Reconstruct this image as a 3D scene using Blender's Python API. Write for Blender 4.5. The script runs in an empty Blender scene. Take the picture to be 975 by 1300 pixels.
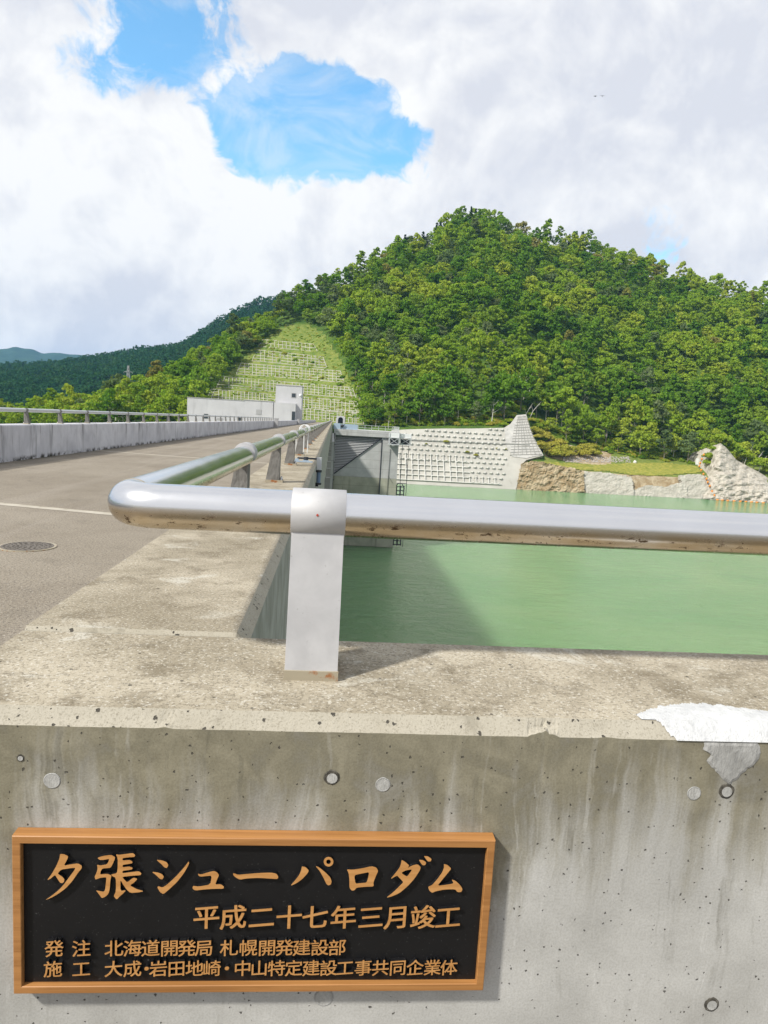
import bpy, math, random
import numpy as np
from mathutils import Vector, Matrix, noise as mn
from mathutils.bvhtree import BVHTree
SC = bpy.context.scene
COL = SC.collection
R = math.radians
# ------------------------------------------------------------------ camera, sky, sun, exposure
CAM_H, FPX = 1.61, 880.0                      # eye height above the road, focal length in photo pixels
def _basis():
    u0, v0, s = 423-487.5, 650-533, .058
    U = Vector((s, 1, (v0+s*u0)/FPX)).normalized()
    Y = Vector((u0, v0, -FPX)).normalized()
    X = Y.cross(U)
    return X, Y, U
BX, BY, BU = _basis()
ROT = Matrix((BX, BY, BU))                    # camera space -> world
def ray(x, y): return ROT @ Vector((x-487.5, 650-y, -FPX))
def at(x, y, Y):
    d = ray(x, y); return d*(Y/d.y) + Vector((0, 0, CAM_H))
def atz(x, y, z):
    d = ray(x, y); return d*((z-CAM_H)/d.z) + Vector((0, 0, CAM_H))
def px(P):
    c = ROT.transposed() @ (Vector(P)-Vector((0, 0, CAM_H)))
    return 487.5+FPX*c.x/-c.z, 650-FPX*c.y/-c.z
cd = bpy.data.cameras.new('camera'); cam = bpy.data.objects.new('camera', cd); COL.objects.link(cam)
cam.matrix_world = Matrix.Translation((0, 0, CAM_H)) @ ROT.to_4x4()
cd.sensor_fit = 'VERTICAL'; cd.sensor_height = 36; cd.sensor_width = 27
cd.lens = FPX/1300*36; cd.clip_start = .05; cd.clip_end = 40000
SC.camera = cam

SUN = Vector((-.66, -.43, .78)).normalized()   # direction to the sun
SUN_EL = math.asin(SUN.z); SUN_AZ = math.atan2(SUN.x, SUN.y)
sl = bpy.data.lights.new('sun', 'SUN'); sl.energy = 3.7; sl.angle = R(4.0); sl.color = (1, .955, .87)
so = bpy.data.objects.new('sun', sl); COL.objects.link(so); so.location = (-30, -20, 60)
so.rotation_euler = SUN.to_track_quat('Z', 'Y').to_euler()
SC.view_settings.view_transform = 'Standard'; SC.view_settings.look = 'None'
SC.view_settings.exposure = 0.66; SC.view_settings.gamma = 1; SC.view_settings.use_curve_mapping = False
SC.cycles.use_denoising = True
SC.cycles.max_bounces = 8; SC.cycles.volume_bounces = 0; SC.cycles.transparent_max_bounces = 12

class N:
    """small helper around a node tree"""
    def __init__(s, nt): s.t = nt; s.n = nt.nodes; s.l = nt.links
    def node(s, typ, **kw):
        n = s.n.new(typ)
        for k, v in kw.items(): setattr(n, k, v)
        return n
    def set(s, sock, v):
        if v is None: return
        if isinstance(v, bpy.types.NodeSocket): s.l.new(v, sock)
        elif isinstance(v, (tuple, list, Vector)) and sock.type == 'RGBA' and len(v) == 3: sock.default_value = (*v, 1)
        else: sock.default_value = v
    def m(s, op, a, b=None, c=None, clamp=False):
        n = s.node('ShaderNodeMath', operation=op, use_clamp=clamp)
        for i, v in enumerate((a, b, c)):
            if v is not None: s.set(n.inputs[i], v)
        return n.outputs[0]
    def vm(s, op, a, b=None, scale=None):
        n = s.node('ShaderNodeVectorMath', operation=op)
        s.set(n.inputs[0], a)
        if b is not None: s.set(n.inputs[1], b)
        if scale is not None: s.set(n.inputs['Scale'], scale)
        return n.outputs['Value'] if op in ('DOT_PRODUCT', 'LENGTH', 'DISTANCE') else n.outputs[0]
    def map(s, v, f0, f1, t0=0, t1=1, smooth=True):
        n = s.node('ShaderNodeMapRange', interpolation_type='SMOOTHSTEP' if smooth else 'LINEAR')
        s.set(n.inputs[0], v)
        for i, q in enumerate((f0, f1, t0, t1)): s.set(n.inputs[1+i], q)
        return n.outputs[0]
    def mix(s, f, a, b, mode='MIX'):
        n = s.node('ShaderNodeMix', data_type='RGBA', blend_type=mode)
        s.set(n.inputs[0], f); s.set(n.inputs[6], a); s.set(n.inputs[7], b)
        return n.outputs[2]
    def coord(s, kind='Object', scale=None):
        o = s.node('ShaderNodeTexCoord').outputs[kind]
        if scale is not None: o = s.vm('MULTIPLY', o, scale)
        return o
    def noise(s, v, scale=5, detail=4, rough=.55, dist=0, out='Fac'):
        n = s.node('ShaderNodeTexNoise'); s.set(n.inputs['Vector'], v)
        n.inputs['Scale'].default_value = scale; n.inputs['Detail'].default_value = detail
        n.inputs['Roughness'].default_value = rough; n.inputs['Distortion'].default_value = dist
        return n.outputs[out]
    def voro(s, v, scale, feature='F1', rnd=1):
        n = s.node('ShaderNodeTexVoronoi', feature=feature); s.set(n.inputs['Vector'], v)
        n.inputs['Scale'].default_value = scale; n.inputs['Randomness'].default_value = rnd
        return n
    def sep(s, v):
        n = s.node('ShaderNodeSeparateXYZ'); s.set(n.inputs[0], v); return n.outputs
    def bump(s, h, strength=.3, dist=.01, normal=None):
        n = s.node('ShaderNodeBump'); s.set(n.inputs['Height'], h)
        n.inputs['Strength'].default_value = strength; n.inputs['Distance'].default_value = dist
        if normal is not None: s.set(n.inputs['Normal'], normal)
        return n.outputs[0]

W = bpy.data.worlds.new('World'); SC.world = W; W.use_nodes = True
def sky():
    k = N(W.node_tree); k.n.clear()
    st = k.node('ShaderNodeTexSky', sky_type='NISHITA', sun_disc=False)
    st.sun_elevation = SUN_EL; st.sun_rotation = SUN_AZ; st.air_density = 1.0; st.dust_density = .6
    v = k.vm('NORMALIZE', k.coord('Generated'))
    def blob(x, y, r):                          # soft spot of sky round one direction
        d = ray(x, y).normalized()
        return k.map(k.vm('DOT_PRODUCT', v, tuple(d)), math.cos(r/FPX), 1.0, 0, 1, True)
    big = k.noise(v, 3.2, 8, .58, .25)
    fine = k.noise(v, 9, 9, .62, .4)
    hole = None
    for x, y, r, a in ((245, 0, 85, .52), (200, 48, 60, .36), (262, 105, 46, .25), (322, 165, 60, .70), (350, 135, 62, .55), (405, 125, 66, .8), (425, 165, 70, .7), (470, 165, 60, .70),
                       (515, 197, 48, .58), (825, 314, 70, .20), (740, 286, 50, .10), (130, 4, 110, .26), (398, 120, 26, -.75), (360, 215, 40, .25)):
        b = k.m('MULTIPLY', blob(x, y, r), a)
        hole = b if hole is None else k.m('ADD', hole, b)
    puff = k.m('SUBTRACT', 1.0, k.voro(k.vm('ADD', v, k.vm('SCALE', k.noise(v, 14, 4, .6, out='Color'), scale=.05)), 15, 'SMOOTH_F1').outputs['Distance'])
    rag = k.m('ADD', k.m('MULTIPLY', k.m('SUBTRACT', fine, .5), 1.5), k.m('MULTIPLY', k.m('SUBTRACT', big, .5), .9))
    rag = k.m('ADD', rag, k.m('MULTIPLY', k.m('SUBTRACT', k.noise(v, 26, 8, .64, .7), .5), 1.1))
    rag = k.m('ADD', rag, k.m('MULTIPLY', k.m('SUBTRACT', puff, .55), .30))
    hh = k.m('MULTIPLY', k.m('SUBTRACT', hole, rag), k.map(hole, .03, .16))
    cover = k.map(hh, .20, .62, 1, 0)
    wisps = k.map(k.noise(k.vm('MULTIPLY', v, (1, 1, 2.2)), 6.5, 8, .66, .8), .40, .68, 0.04, .42)
    cover = k.m('MAXIMUM', cover, wisps)
    # relief of the clouds: density here against density a little towards the sun
    def relief(sc, dl, det):
        a = k.noise(v, sc, det, .56, .35); c = k.noise(k.vm('ADD', v, tuple(Vector((-.55, -.1, .83))*dl)), sc, det, .56, .35)
        return k.m('SUBTRACT', a, c)
    rel = k.m('ADD', k.m('MULTIPLY', relief(4.2, .055, 7), 3.4), k.m('MULTIPLY', relief(10, .022, 7), 2.4))
    sh = k.m('ADD', k.m('ADD', .38, rel), k.m('MULTIPLY', k.m('SUBTRACT', big, .5), -1.0))
    lit = k.m('ADD', k.m('MULTIPLY', blob(430, 255, 210), .55), k.m('MULTIPLY', blob(200, 165, 190), .45))
    lit = k.m('ADD', lit, k.m('MULTIPLY', blob(40, 250, 150), .35))
    lit = k.m('ADD', lit, k.m('MULTIPLY', blob(950, 300, 150), .45))
    dull = k.m('ADD', k.m('MULTIPLY', blob(90, 350, 160), .02), k.m('MULTIPLY', blob(840, 170, 300), .26))
    for x, y, r in ((425, 285, 165), (180, 190, 135), (20, 250, 85), (90, 300, 80), (945, 310, 110), (660, 60, 120)):
        cu = k.map(k.m('SUBTRACT', blob(x, y, r), k.m('MULTIPLY', rag, .55)), .34, .52)
        lit = k.m('ADD', lit, k.m('MULTIPLY', cu, .22))
    lit = k.m('MULTIPLY', lit, .52)
    sh = k.m('SUBTRACT', k.m('ADD', sh, lit), dull, clamp=True)
    cc = k.mix(sh, (.735, .755, .82), (1.0, .998, .99))
    b1 = k.node('ShaderNodeBackground'); k.set(b1.inputs[0], k.mix(1.0, st.outputs[0], (.66, 1.12, 1.2), 'MULTIPLY')); b1.inputs[1].default_value = .15
    b2 = k.node('ShaderNodeBackground'); k.set(b2.inputs[0], cc); b2.inputs[1].default_value = .665
    mx = k.node('ShaderNodeMixShader'); k.set(mx.inputs[0], cover)
    k.l.new(b1.outputs[0], mx.inputs[1]); k.l.new(b2.outputs[0], mx.inputs[2])
    k.l.new(mx.outputs[0], k.node('ShaderNodeOutputWorld').inputs[0])
sky()

# ------------------------------------------------------------------ object helpers
def tag(o, label=None, cat=None, group=None, kind=None):
    if label: o['label'] = label
    if cat: o['category'] = cat
    if group: o['group'] = group
    if kind: o['kind'] = kind
    return o
def empty(name, loc, label=None, cat=None, group=None, rz=0):
    o = bpy.data.objects.new(name, None); COL.objects.link(o); o.location = loc; o.rotation_euler.z = rz
    o.empty_display_size = .2
    return tag(o, label, cat, group)
def link(name, me, parent=None, loc=None):
    o = bpy.data.objects.new(name, me); COL.objects.link(o)
    if loc is not None: o.location = loc
    if parent: o.parent = parent
    return o
def npmesh(name, V, F, mats, smooth=False, mi=None, tint=None):
    """mesh from numpy quads"""
    V = np.asarray(V, np.float32); F = np.asarray(F, np.int32); k = F.shape[1]
    me = bpy.data.meshes.new(name)
    me.vertices.add(len(V)); me.vertices.foreach_set('co', V.ravel())
    me.loops.add(F.size); me.loops.foreach_set('vertex_index', F.ravel())
    me.polygons.add(len(F)); me.polygons.foreach_set('loop_start', np.arange(0, F.size, k, dtype=np.int32))
    me.polygons.foreach_set('loop_total', np.full(len(F), k, np.int32))
    for m in mats: me.materials.append(m)
    if mi is not None: me.polygons.foreach_set('material_index', np.asarray(mi, np.int32))
    if smooth: me.polygons.foreach_set('use_smooth', np.ones(len(F), bool))
    if tint is not None:
        a = me.attributes.new('tint', 'FLOAT', 'POINT'); a.data.foreach_set('value', np.asarray(tint, np.float32))
    me.update(calc_edges=True)
    return me
class MB:
    """collects boxes, bars, tubes, sheets; build() links ONE mesh object"""
    def __init__(s): s.v = []; s.f = []; s.sm = []; s.mi = []
    def add(s, vs, fs, smooth=False, mi=0):
        b = len(s.v); s.v += [tuple(v) for v in vs]
        for f in fs: s.f.append(tuple(i+b for i in f)); s.sm.append(smooth); s.mi.append(mi)
        return s
    def box(s, x0, x1, y0, y1, z0, z1, mi=0, bev=0):
        if bev:
            return s.prism([(x0+bev, y0), (x1-bev, y0), (x1, y0+bev), (x1, y1-bev), (x1-bev, y1), (x0+bev, y1), (x0, y1-bev), (x0, y0+bev)], z0, z1, mi)
        vs = [(x, y, z) for z in (z0, z1) for x, y in ((x0, y0), (x1, y0), (x1, y1), (x0, y1))]
        return s.add(vs, [(3, 2, 1, 0), (4, 5, 6, 7), (0, 1, 5, 4), (1, 2, 6, 5), (2, 3, 7, 6), (3, 0, 4, 7)], mi=mi)
    def prism(s, pts, z0, z1, mi=0):
        n = len(pts)
        vs = [(x, y, z0) for x, y in pts]+[(x, y, z1) for x, y in pts]
        return s.add(vs, [tuple(range(n))[::-1], tuple(range(n, 2*n))]+[(i, (i+1) % n, n+(i+1) % n, n+i) for i in range(n)], mi=mi)
    def loft(s, A, B, mi=0):                    # closed solid between two matching rings
        n = len(A)
        return s.add(list(A)+list(B), [tuple(range(n))[::-1], tuple(range(n, 2*n))]+[(i, (i+1) % n, n+(i+1) % n, n+i) for i in range(n)], mi=mi)
    def bar(s, a, b, w, h=None, up=(0, 0, 1), mi=0):
        a, b = Vector(a), Vector(b); h = h or w; d = (b-a).normalized(); u = Vector(up)
        if abs(d.dot(u)) > .98: u = Vector((1, 0, 0))
        x = d.cross(u).normalized(); y = x.cross(d)
        q = [x*w/2*i+y*h/2*j for i, j in ((-1, -1), (1, -1), (1, 1), (-1, 1))]
        return s.loft([a+t for t in q], [b+t for t in q], mi)
    def tube(s, pts, r, seg=12, mi=0, caps=True):
        pts = [Vector(p) for p in pts]; rs = r if isinstance(r, (list, tuple)) else [r]*len(pts)
        t0 = (pts[1]-pts[0]).normalized(); ref = Vector((0, 0, 1)) if abs(t0.z) < .9 else Vector((1, 0, 0))
        vs, fs = [], []
        for i, p in enumerate(pts):
            t = (pts[min(i+1, len(pts)-1)]-pts[max(i-1, 0)]).normalized()
            x = t.cross(ref).normalized(); y = x.cross(t)
            vs += [p+(x*math.cos(2*math.pi*k/seg)+y*math.sin(2*math.pi*k/seg))*rs[i] for k in range(seg)]
        for i in range(len(pts)-1):
            fs += [(i*seg+k, i*seg+(k+1) % seg, (i+1)*seg+(k+1) % seg, (i+1)*seg+k) for k in range(seg)]
        s.add(vs, fs, True, mi)
        if caps:
            s.add(vs[:seg], [tuple(range(seg))[::-1]], mi=mi); s.add(vs[-seg:], [tuple(range(seg))], mi=mi)
        return s
    def sphere(s, c, r, seg=10, rings=6, sq=(1, 1, 1), mi=0):
        c = Vector(c); vs = []
        for i in range(rings+1):
            th = math.pi*i/rings
            for k in range(seg):
                p = 2*math.pi*k/seg
                vs.append(c+Vector((math.sin(th)*math.cos(p)*sq[0], math.sin(th)*math.sin(p)*sq[1], math.cos(th)*sq[2]))*r)
        fs = [(i*seg+k, (i+1)*seg+k, (i+1)*seg+(k+1) % seg, i*seg+(k+1) % seg) for i in range(rings) for k in range(seg)]
        return s.add(vs, fs, True, mi)
    def build(s, name, mat, parent=None, loc=None, origin=(0, 0, 0)):
        me = bpy.data.meshes.new(name); o = Vector(origin)
        me.from_pydata([Vector(v)-o for v in s.v], [], s.f)
        for m in (mat if isinstance(mat, (list, tuple)) else [mat]): me.materials.append(m)
        me.polygons.foreach_set('use_smooth', s.sm); me.polygons.foreach_set('material_index', s.mi)
        me.update()
        if loc is None and parent is None and any(origin): loc = origin
        return link(name, me, parent, loc)
def copy_tree(o, parent=None):
    c = o.copy(); COL.objects.link(c); c.parent = parent
    for ch in o.children: copy_tree(ch, c)
    return c

# ------------------------------------------------------------------ materials
MAT = {}
def mat(name, col=(.5, .5, .5), rough=.6, metal=0, fn=None, spec=.5):
    m = bpy.data.materials.new(name); m.use_nodes = True; k = N(m.node_tree)
    b = k.n['Principled BSDF']; b.inputs['Base Color'].default_value = (*col, 1)
    b.inputs['Roughness'].default_value = rough; b.inputs['Metallic'].default_value = metal
    b.inputs['Specular IOR Level'].default_value = spec
    if fn: fn(k, b)
    MAT[name] = m; return m
def pits(k, v, scale, r, keep, soft=.3):
    """scattered air holes: 1 inside a hole"""
    vo = k.voro(v, scale)
    rnd = k.sep(vo.outputs['Color'])
    rad = k.m('MULTIPLY', k.m('POWER', rnd[1], 2.5), r)
    rad = k.m('ADD', rad, r*.16)
    inside = k.map(k.m('DIVIDE', vo.outputs['Distance'], rad), 1-soft, 1.0, 1, 0)
    return k.m('MULTIPLY', inside, k.map(rnd[0], keep, keep+.001, 1, 0))
def f_wall(k, b):                               # grey cast wall with brown run-off from the coping
    o = k.coord(); z = k.sep(o)[2]
    wob = k.vm('ADD', o, k.vm('SCALE', k.noise(o, 6, 3, .5, out='Color'), scale=.05))
    st = k.noise(k.vm('MULTIPLY', wob, (13, 13, .45)), 1, 5, .62)          # runs
    st2 = k.noise(k.vm('MULTIPLY', wob, (34, 34, .9)), 1, 4, .6)
    cloud = k.noise(o, 3.2, 6, .6, .3); blot = k.noise(o, 9, 5, .65, .5); grain = k.noise(o, 200, 3, .75); mid = k.noise(o, 45, 5, .75)
    top = k.map(k.m('ADD', z, k.m('ADD', k.m('MULTIPLY', k.m('SUBTRACT', st, .5), .85), k.m('MULTIPLY', k.m('SUBTRACT', cloud, .5), .34))), .52, .88)
    top = k.m('MULTIPLY', top, k.map(blot, .2, .5, .72, 1))
    base = k.mix(k.map(cloud, .3, .7), (.365, .362, .345), (.485, .483, .465))
    base = k.mix(k.map(k.noise(o, 1.7, 5, .6, .6), .52, .68, 0, .45), base, (.31, .305, .285))
    base = k.mix(k.m('MULTIPLY', top, .93), base, k.mix(k.map(blot, .3, .7), (.13, .117, .075), (.235, .215, .15)))
    pale = k.m('MULTIPLY', k.map(st2, .60, .75), k.map(z, .5, .93, 1, .35))
    base = k.mix(k.m('MULTIPLY', pale, .5), base, (.60, .60, .585))
    dark = k.m('MULTIPLY', k.map(st2, .43, .28), k.map(z, .1, .8, .1, .5))
    base = k.mix(dark, base, (.12, .113, .085))
    base = k.mix(k.map(grain, .42, .62, .0, .26), base, (.5, .48, .43), 'MULTIPLY')
    base = k.mix(k.map(mid, .64, .75, 0, .22), base, (.2, .19, .16))
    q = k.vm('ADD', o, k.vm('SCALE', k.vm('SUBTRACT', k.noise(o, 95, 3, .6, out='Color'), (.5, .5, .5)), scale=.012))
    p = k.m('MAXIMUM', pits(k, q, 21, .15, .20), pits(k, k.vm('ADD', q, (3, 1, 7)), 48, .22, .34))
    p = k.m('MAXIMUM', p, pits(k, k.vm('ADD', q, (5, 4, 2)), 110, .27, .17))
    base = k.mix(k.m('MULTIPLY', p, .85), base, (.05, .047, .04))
    k.set(b.inputs['Base Color'], base); b.inputs['Roughness'].default_value = .85; b.inputs['Specular IOR Level'].default_value = .25
    h = k.m('SUBTRACT', k.m('ADD', k.m('MULTIPLY', mid, .22), k.m('ADD', k.m('MULTIPLY', grain, .10), k.m('MULTIPLY', cloud, .5))), k.m('MULTIPLY', p, 1.2))
    k.set(b.inputs['Normal'], k.bump(h, .8, .004))
def f_coping(k, b):                             # weathered washed coping, warm grey with fine aggregate
    o = k.coord()
    big = k.noise(o, 2.2, 6, .62, .5); med = k.noise(o, 7, 6, .65, .4); fine = k.noise(o, 45, 5, .7); gr = k.noise(o, 130, 3, .75)
    drag = k.noise(k.vm('MULTIPLY', o, (6, 30, 6)), 1, 5, .65)
    base = k.mix(k.map(big, .32, .68), (.235, .205, .15), (.39, .35, .275))
    base = k.mix(k.map(med, .48, .68, 0, .72), base, (.15, .125, .085))
    base = k.mix(k.map(drag, .55, .75, 0, .5), base, (.17, .155, .125))
    base = k.mix(k.map(k.noise(k.vm('ADD', o, (9, 3, 1)), 5, 6, .6, .6), .58, .70, 0, .65), base, (.50, .485, .43))
    base = k.mix(k.map(gr, .50, .62, 0, .6), base, (.10, .085, .06))
    base = k.mix(k.map(k.noise(k.vm('ADD', o, (2, 8, 1)), 115, 2, .7), .56, .68, 0, .55), base, (.58, .56, .5))
    p = pits(k, o, 55, .26, .10)
    base = k.mix(k.m('MULTIPLY', p, .8), base, (.05, .045, .035))
    k.set(b.inputs['Base Color'], base); b.inputs['Roughness'].default_value = .9; b.inputs['Specular IOR Level'].default_value = .2
    h = k.m('SUBTRACT', k.m('ADD', k.m('MULTIPLY', gr, .25), k.m('MULTIPLY', fine, .5)), p)
    k.set(b.inputs['Normal'], k.bump(h, .7, .003))
def f_edge(k, b):                               # worn chamfer: exposed sand and small holes
    o = k.coord()
    base = k.mix(k.noise(o, 5, 6, .65, .4), (.285, .26, .205), (.42, .395, .335))
    base = k.mix(k.map(k.noise(o, 190, 3, .75), .50, .66, 0, .45), base, (.13, .115, .08))
    base = k.mix(k.map(k.noise(k.vm('MULTIPLY', o, (10, 10, 2)), 1, 5, .6), .56, .7, 0, .5), base, (.16, .145, .11))
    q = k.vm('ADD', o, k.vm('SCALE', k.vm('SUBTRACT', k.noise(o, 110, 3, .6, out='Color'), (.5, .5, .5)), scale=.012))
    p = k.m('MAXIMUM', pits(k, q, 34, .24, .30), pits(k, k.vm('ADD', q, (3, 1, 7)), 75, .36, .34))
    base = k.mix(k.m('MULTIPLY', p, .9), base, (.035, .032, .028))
    k.set(b.inputs['Base Color'], base); b.inputs['Roughness'].default_value = .9; b.inputs['Specular IOR Level'].default_value = .2
    h = k.m('SUBTRACT', k.m('MULTIPLY', k.noise(o, 180, 4, .7), .5), p)
    k.set(b.inputs['Normal'], k.bump(h, .9, .004))
def f_oldwall(k, b):                            # blue-grey panel-cast parapet with black runs
    o = k.coord(); z = k.sep(o)[2]
    st = k.noise(k.vm('MULTIPLY', o, (3.2, 3.2, .35)), 1, 6, .68)
    st2 = k.noise(k.vm('MULTIPLY', o, (9, 9, .6)), 1, 4, .6)
    cl = k.noise(o, 1.1, 6, .6, .4)
    base = k.mix(k.map(cl, .3, .7), (.44, .445, .475), (.60, .605, .635))
    base = k.mix(k.m('MULTIPLY', k.map(st, .53, .68), k.map(z, .0, .95, .4, .95)), base, (.20, .20, .21))
    base = k.mix(k.map(st2, .6, .75, 0, .5), base, (.66, .67, .68))
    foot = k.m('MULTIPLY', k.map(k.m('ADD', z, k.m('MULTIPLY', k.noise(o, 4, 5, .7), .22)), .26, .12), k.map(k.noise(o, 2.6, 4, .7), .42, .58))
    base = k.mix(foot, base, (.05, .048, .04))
    k.set(b.inputs['Base Color'], base); b.inputs['Roughness'].default_value = .9; b.inputs['Specular IOR Level'].default_value = .2
def f_road(k, b):
    o = k.coord()
    gr = k.noise(o, 42, 4, .8); gr2 = k.voro(o, 120).outputs['Distance']; bg = k.noise(o, .35, 5, .6, .4); md = k.noise(o, 2.4, 6, .65, .4)
    trk = k.noise(k.vm('MULTIPLY', o, (1.2, .05, 1)), 1, 4, .6)
    base = k.mix(k.map(bg, .3, .7), (.195, .168, .132), (.265, .235, .19))
    base = k.mix(k.map(md, .5, .75, 0, .4), base, (.12, .105, .085))
    base = k.mix(k.map(trk, .50, .64, 0, .42), base, (.29, .26, .22))
    ck = k.voro(k.vm('ADD', o, k.vm('SCALE', k.noise(o, 1.2, 5, .65, out='Color'), scale=.9)), .33, 'DISTANCE_TO_EDGE').outputs['Distance']
    base = k.mix(k.m('MULTIPLY', k.map(ck, .006, .002), k.map(k.noise(o, .5, 2, .5), .56, .64, 0, .6)), base, (.09, .08, .07))
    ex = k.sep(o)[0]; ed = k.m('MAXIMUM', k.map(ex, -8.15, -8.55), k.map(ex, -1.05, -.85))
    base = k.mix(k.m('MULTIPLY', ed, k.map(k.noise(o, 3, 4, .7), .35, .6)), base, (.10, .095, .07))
    base = k.mix(k.map(gr, .49, .62, 0, .75), base, (.075, .065, .055))
    base = k.mix(k.map(k.noise(k.vm('ADD', o, (4, 4, 4)), 48, 3, .7), .57, .68, 0, .75), base, (.40, .37, .32))
    k.set(b.inputs['Base Color'], base); b.inputs['Roughness'].default_value = .92; b.inputs['Specular IOR Level'].default_value = .2
    k.set(b.inputs['Normal'], k.bump(k.m('ADD', gr, k.m('MULTIPLY', gr2, .6)), .8, .006))
def f_steel(k, b):                              # brushed stainless pipe with faint weathering, grime specks and painted coping reflection under it
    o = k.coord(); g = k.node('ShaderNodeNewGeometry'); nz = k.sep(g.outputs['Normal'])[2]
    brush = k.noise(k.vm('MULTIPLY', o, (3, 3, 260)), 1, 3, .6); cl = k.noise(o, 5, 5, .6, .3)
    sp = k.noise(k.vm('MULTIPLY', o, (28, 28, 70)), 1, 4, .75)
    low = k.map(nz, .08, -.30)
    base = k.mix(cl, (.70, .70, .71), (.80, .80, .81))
    base = k.mix(k.m('MULTIPLY', low, k.map(cl, .25, .6, .45, .85)), base, (.50, .39, .245))  # brown reflection of the coping painted into the underside colour
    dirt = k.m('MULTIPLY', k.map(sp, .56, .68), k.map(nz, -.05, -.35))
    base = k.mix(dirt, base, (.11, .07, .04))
    scr = k.map(k.noise(k.vm('MULTIPLY', o, (90, 14, 60)), 1, 2, .5, .3), .80, .82, 0, .5)
    base = k.mix(scr, base, (.9, .9, .9))
    k.set(b.inputs['Base Color'], base); b.inputs['Metallic'].default_value = 1
    k.set(b.inputs['Roughness'], k.m('ADD', k.m('ADD', .17, k.m('MULTIPLY', cl, .10)), k.m('MULTIPLY', dirt, .5)))
    k.set(b.inputs['Normal'], k.bump(k.m('ADD', brush, k.m('MULTIPLY', cl, .6)), .06, .002))
def f_post(k, b):                               # dull galvanised post with light marks
    o = k.coord(); cl = k.noise(o, 9, 6, .62, .3); sp = k.noise(o, 70, 4, .72)
    base = k.mix(k.map(cl, .3, .7), (.39, .39, .40), (.47, .47, .48))
    base = k.mix(k.map(sp, .64, .74, 0, .6), base, (.22, .21, .2))
    k.set(b.inputs['Base Color'], base); b.inputs['Metallic'].default_value = .35
    k.set(b.inputs['Roughness'], k.map(cl, .3, .7, .58, .72))
    k.set(b.inputs['Normal'], k.bump(cl, .1, .004))
def f_plate(k, b):
    o = k.coord(); n = k.noise(o, 22, 4, .6)
    k.set(b.inputs['Base Color'], k.mix(k.map(n, .56, .68), (.36, .32, .24), (.30, .11, .03))); b.inputs['Metallic'].default_value = .3; b.inputs['Roughness'].default_value = .6
def f_wood(k, b):                               # varnished keyaki-like frame
    o = k.coord(); g = k.noise(k.vm('MULTIPLY', o, (3, 60, 60)), 1, 5, .6, .4); g2 = k.noise(k.vm('MULTIPLY', o, (1.2, 220, 220)), 1, 2, .6)
    base = k.mix(k.map(g, .3, .7), (.28, .125, .036), (.39, .185, .06))
    base = k.mix(k.map(g2, .5, .7, 0, .4), base, (.20, .08, .02))
    k.set(b.inputs['Base Color'], base); b.inputs['Roughness'].default_value = .45
def f_gold(k, b):                               # letter faces: bare tan timber
    o = k.coord(); g = k.noise(k.vm('MULTIPLY', o, (6, 40, 90)), 1, 4, .6)
    k.set(b.inputs['Base Color'], k.mix(k.map(g, .3, .7), (.40, .19, .055), (.50, .255, .085))); b.inputs['Roughness'].default_value = .55
def f_lacquer(k, b):
    o = k.coord(); n = k.noise(o, 9, 5, .6); d = k.noise(o, 240, 2, .6)
    k.set(b.inputs['Base Color'], k.mix(k.map(d, .68, .74, 0, .5), (.007, .007, .008), (.09, .09, .09)))
    k.set(b.inputs['Roughness'], k.map(n, .3, .7, .38, .5)); b.inputs['Specular IOR Level'].default_value = .3
def f_water(k, b):
    o = k.coord()
    n1 = k.noise(k.vm('MULTIPLY', o, (.6, 1.0, 1)), .55, 7, .7, .4); n2 = k.noise(o, .03, 4, .55, .6); n3 = k.noise(k.vm('MULTIPLY', o, (.5, 1, 1)), .22, 3, .5)
    base = k.mix(k.map(n2, .3, .7), (.125, .265, .115), (.165, .30, .135))
    k.set(b.inputs['Base Color'], base); b.inputs['Roughness'].default_value = .07; b.inputs['IOR'].default_value = 1.33
    b.inputs['Subsurface Weight'].default_value = 1; b.inputs['Subsurface Radius'].default_value = (.8, 1, .7); b.inputs['Subsurface Scale'].default_value = 20
    k.set(b.inputs['Normal'], k.bump(k.m('ADD', n1, k.m('MULTIPLY', n3, .8)), 1.0, 2.2))
def leafmat(name, a, c, d):
    def f(k, b):
        k.n.remove(b)
        ti = k.node('ShaderNodeAttribute', attribute_name='tint').outputs['Fac']
        rn = k.node('ShaderNodeObjectInfo').outputs['Random']
        t = k.m('FRACT', k.m('ADD', ti, rn))
        o = k.coord(); 
        col = k.mix(k.map(t, 0, .5, smooth=False), a, c); col = k.mix(k.map(t, .5, 1, smooth=False), col, d)
        df = k.node('ShaderNodeBsdfDiffuse'); tr = k.node('ShaderNodeBsdfTranslucent'); k.set(df.inputs[0], col)
        k.set(tr.inputs[0], k.mix(1, col, (1.2, 1.2, .5), 'MULTIPLY'))
        mx = k.node('ShaderNodeMixShader'); mx.inputs[0].default_value = .38
        k.l.new(df.outputs[0], mx.inputs[1]); k.l.new(tr.outputs[0], mx.inputs[2])
        k.l.new(mx.outputs[0], k.n['Material Output'].inputs[0])
    return mat(name, fn=f)
def f_hill(k, b):
    o = k.coord(); n = k.noise(o, .16, 5, .65); n2 = k.noise(o, .7, 4, .65)
    c = k.mix(k.map(n, .35, .65), (.045, .095, .018), (.095, .15, .026))
    c = k.mix(k.map(n2, .6, .75, 0, .5), c, (.14, .12, .05))
    k.set(b.inputs['Base Color'], c); b.inputs['Roughness'].default_value = .95; b.inputs['Specular IOR Level'].default_value = .1
    k.set(b.inputs['Normal'], k.bump(n2, .8, .8))
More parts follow.
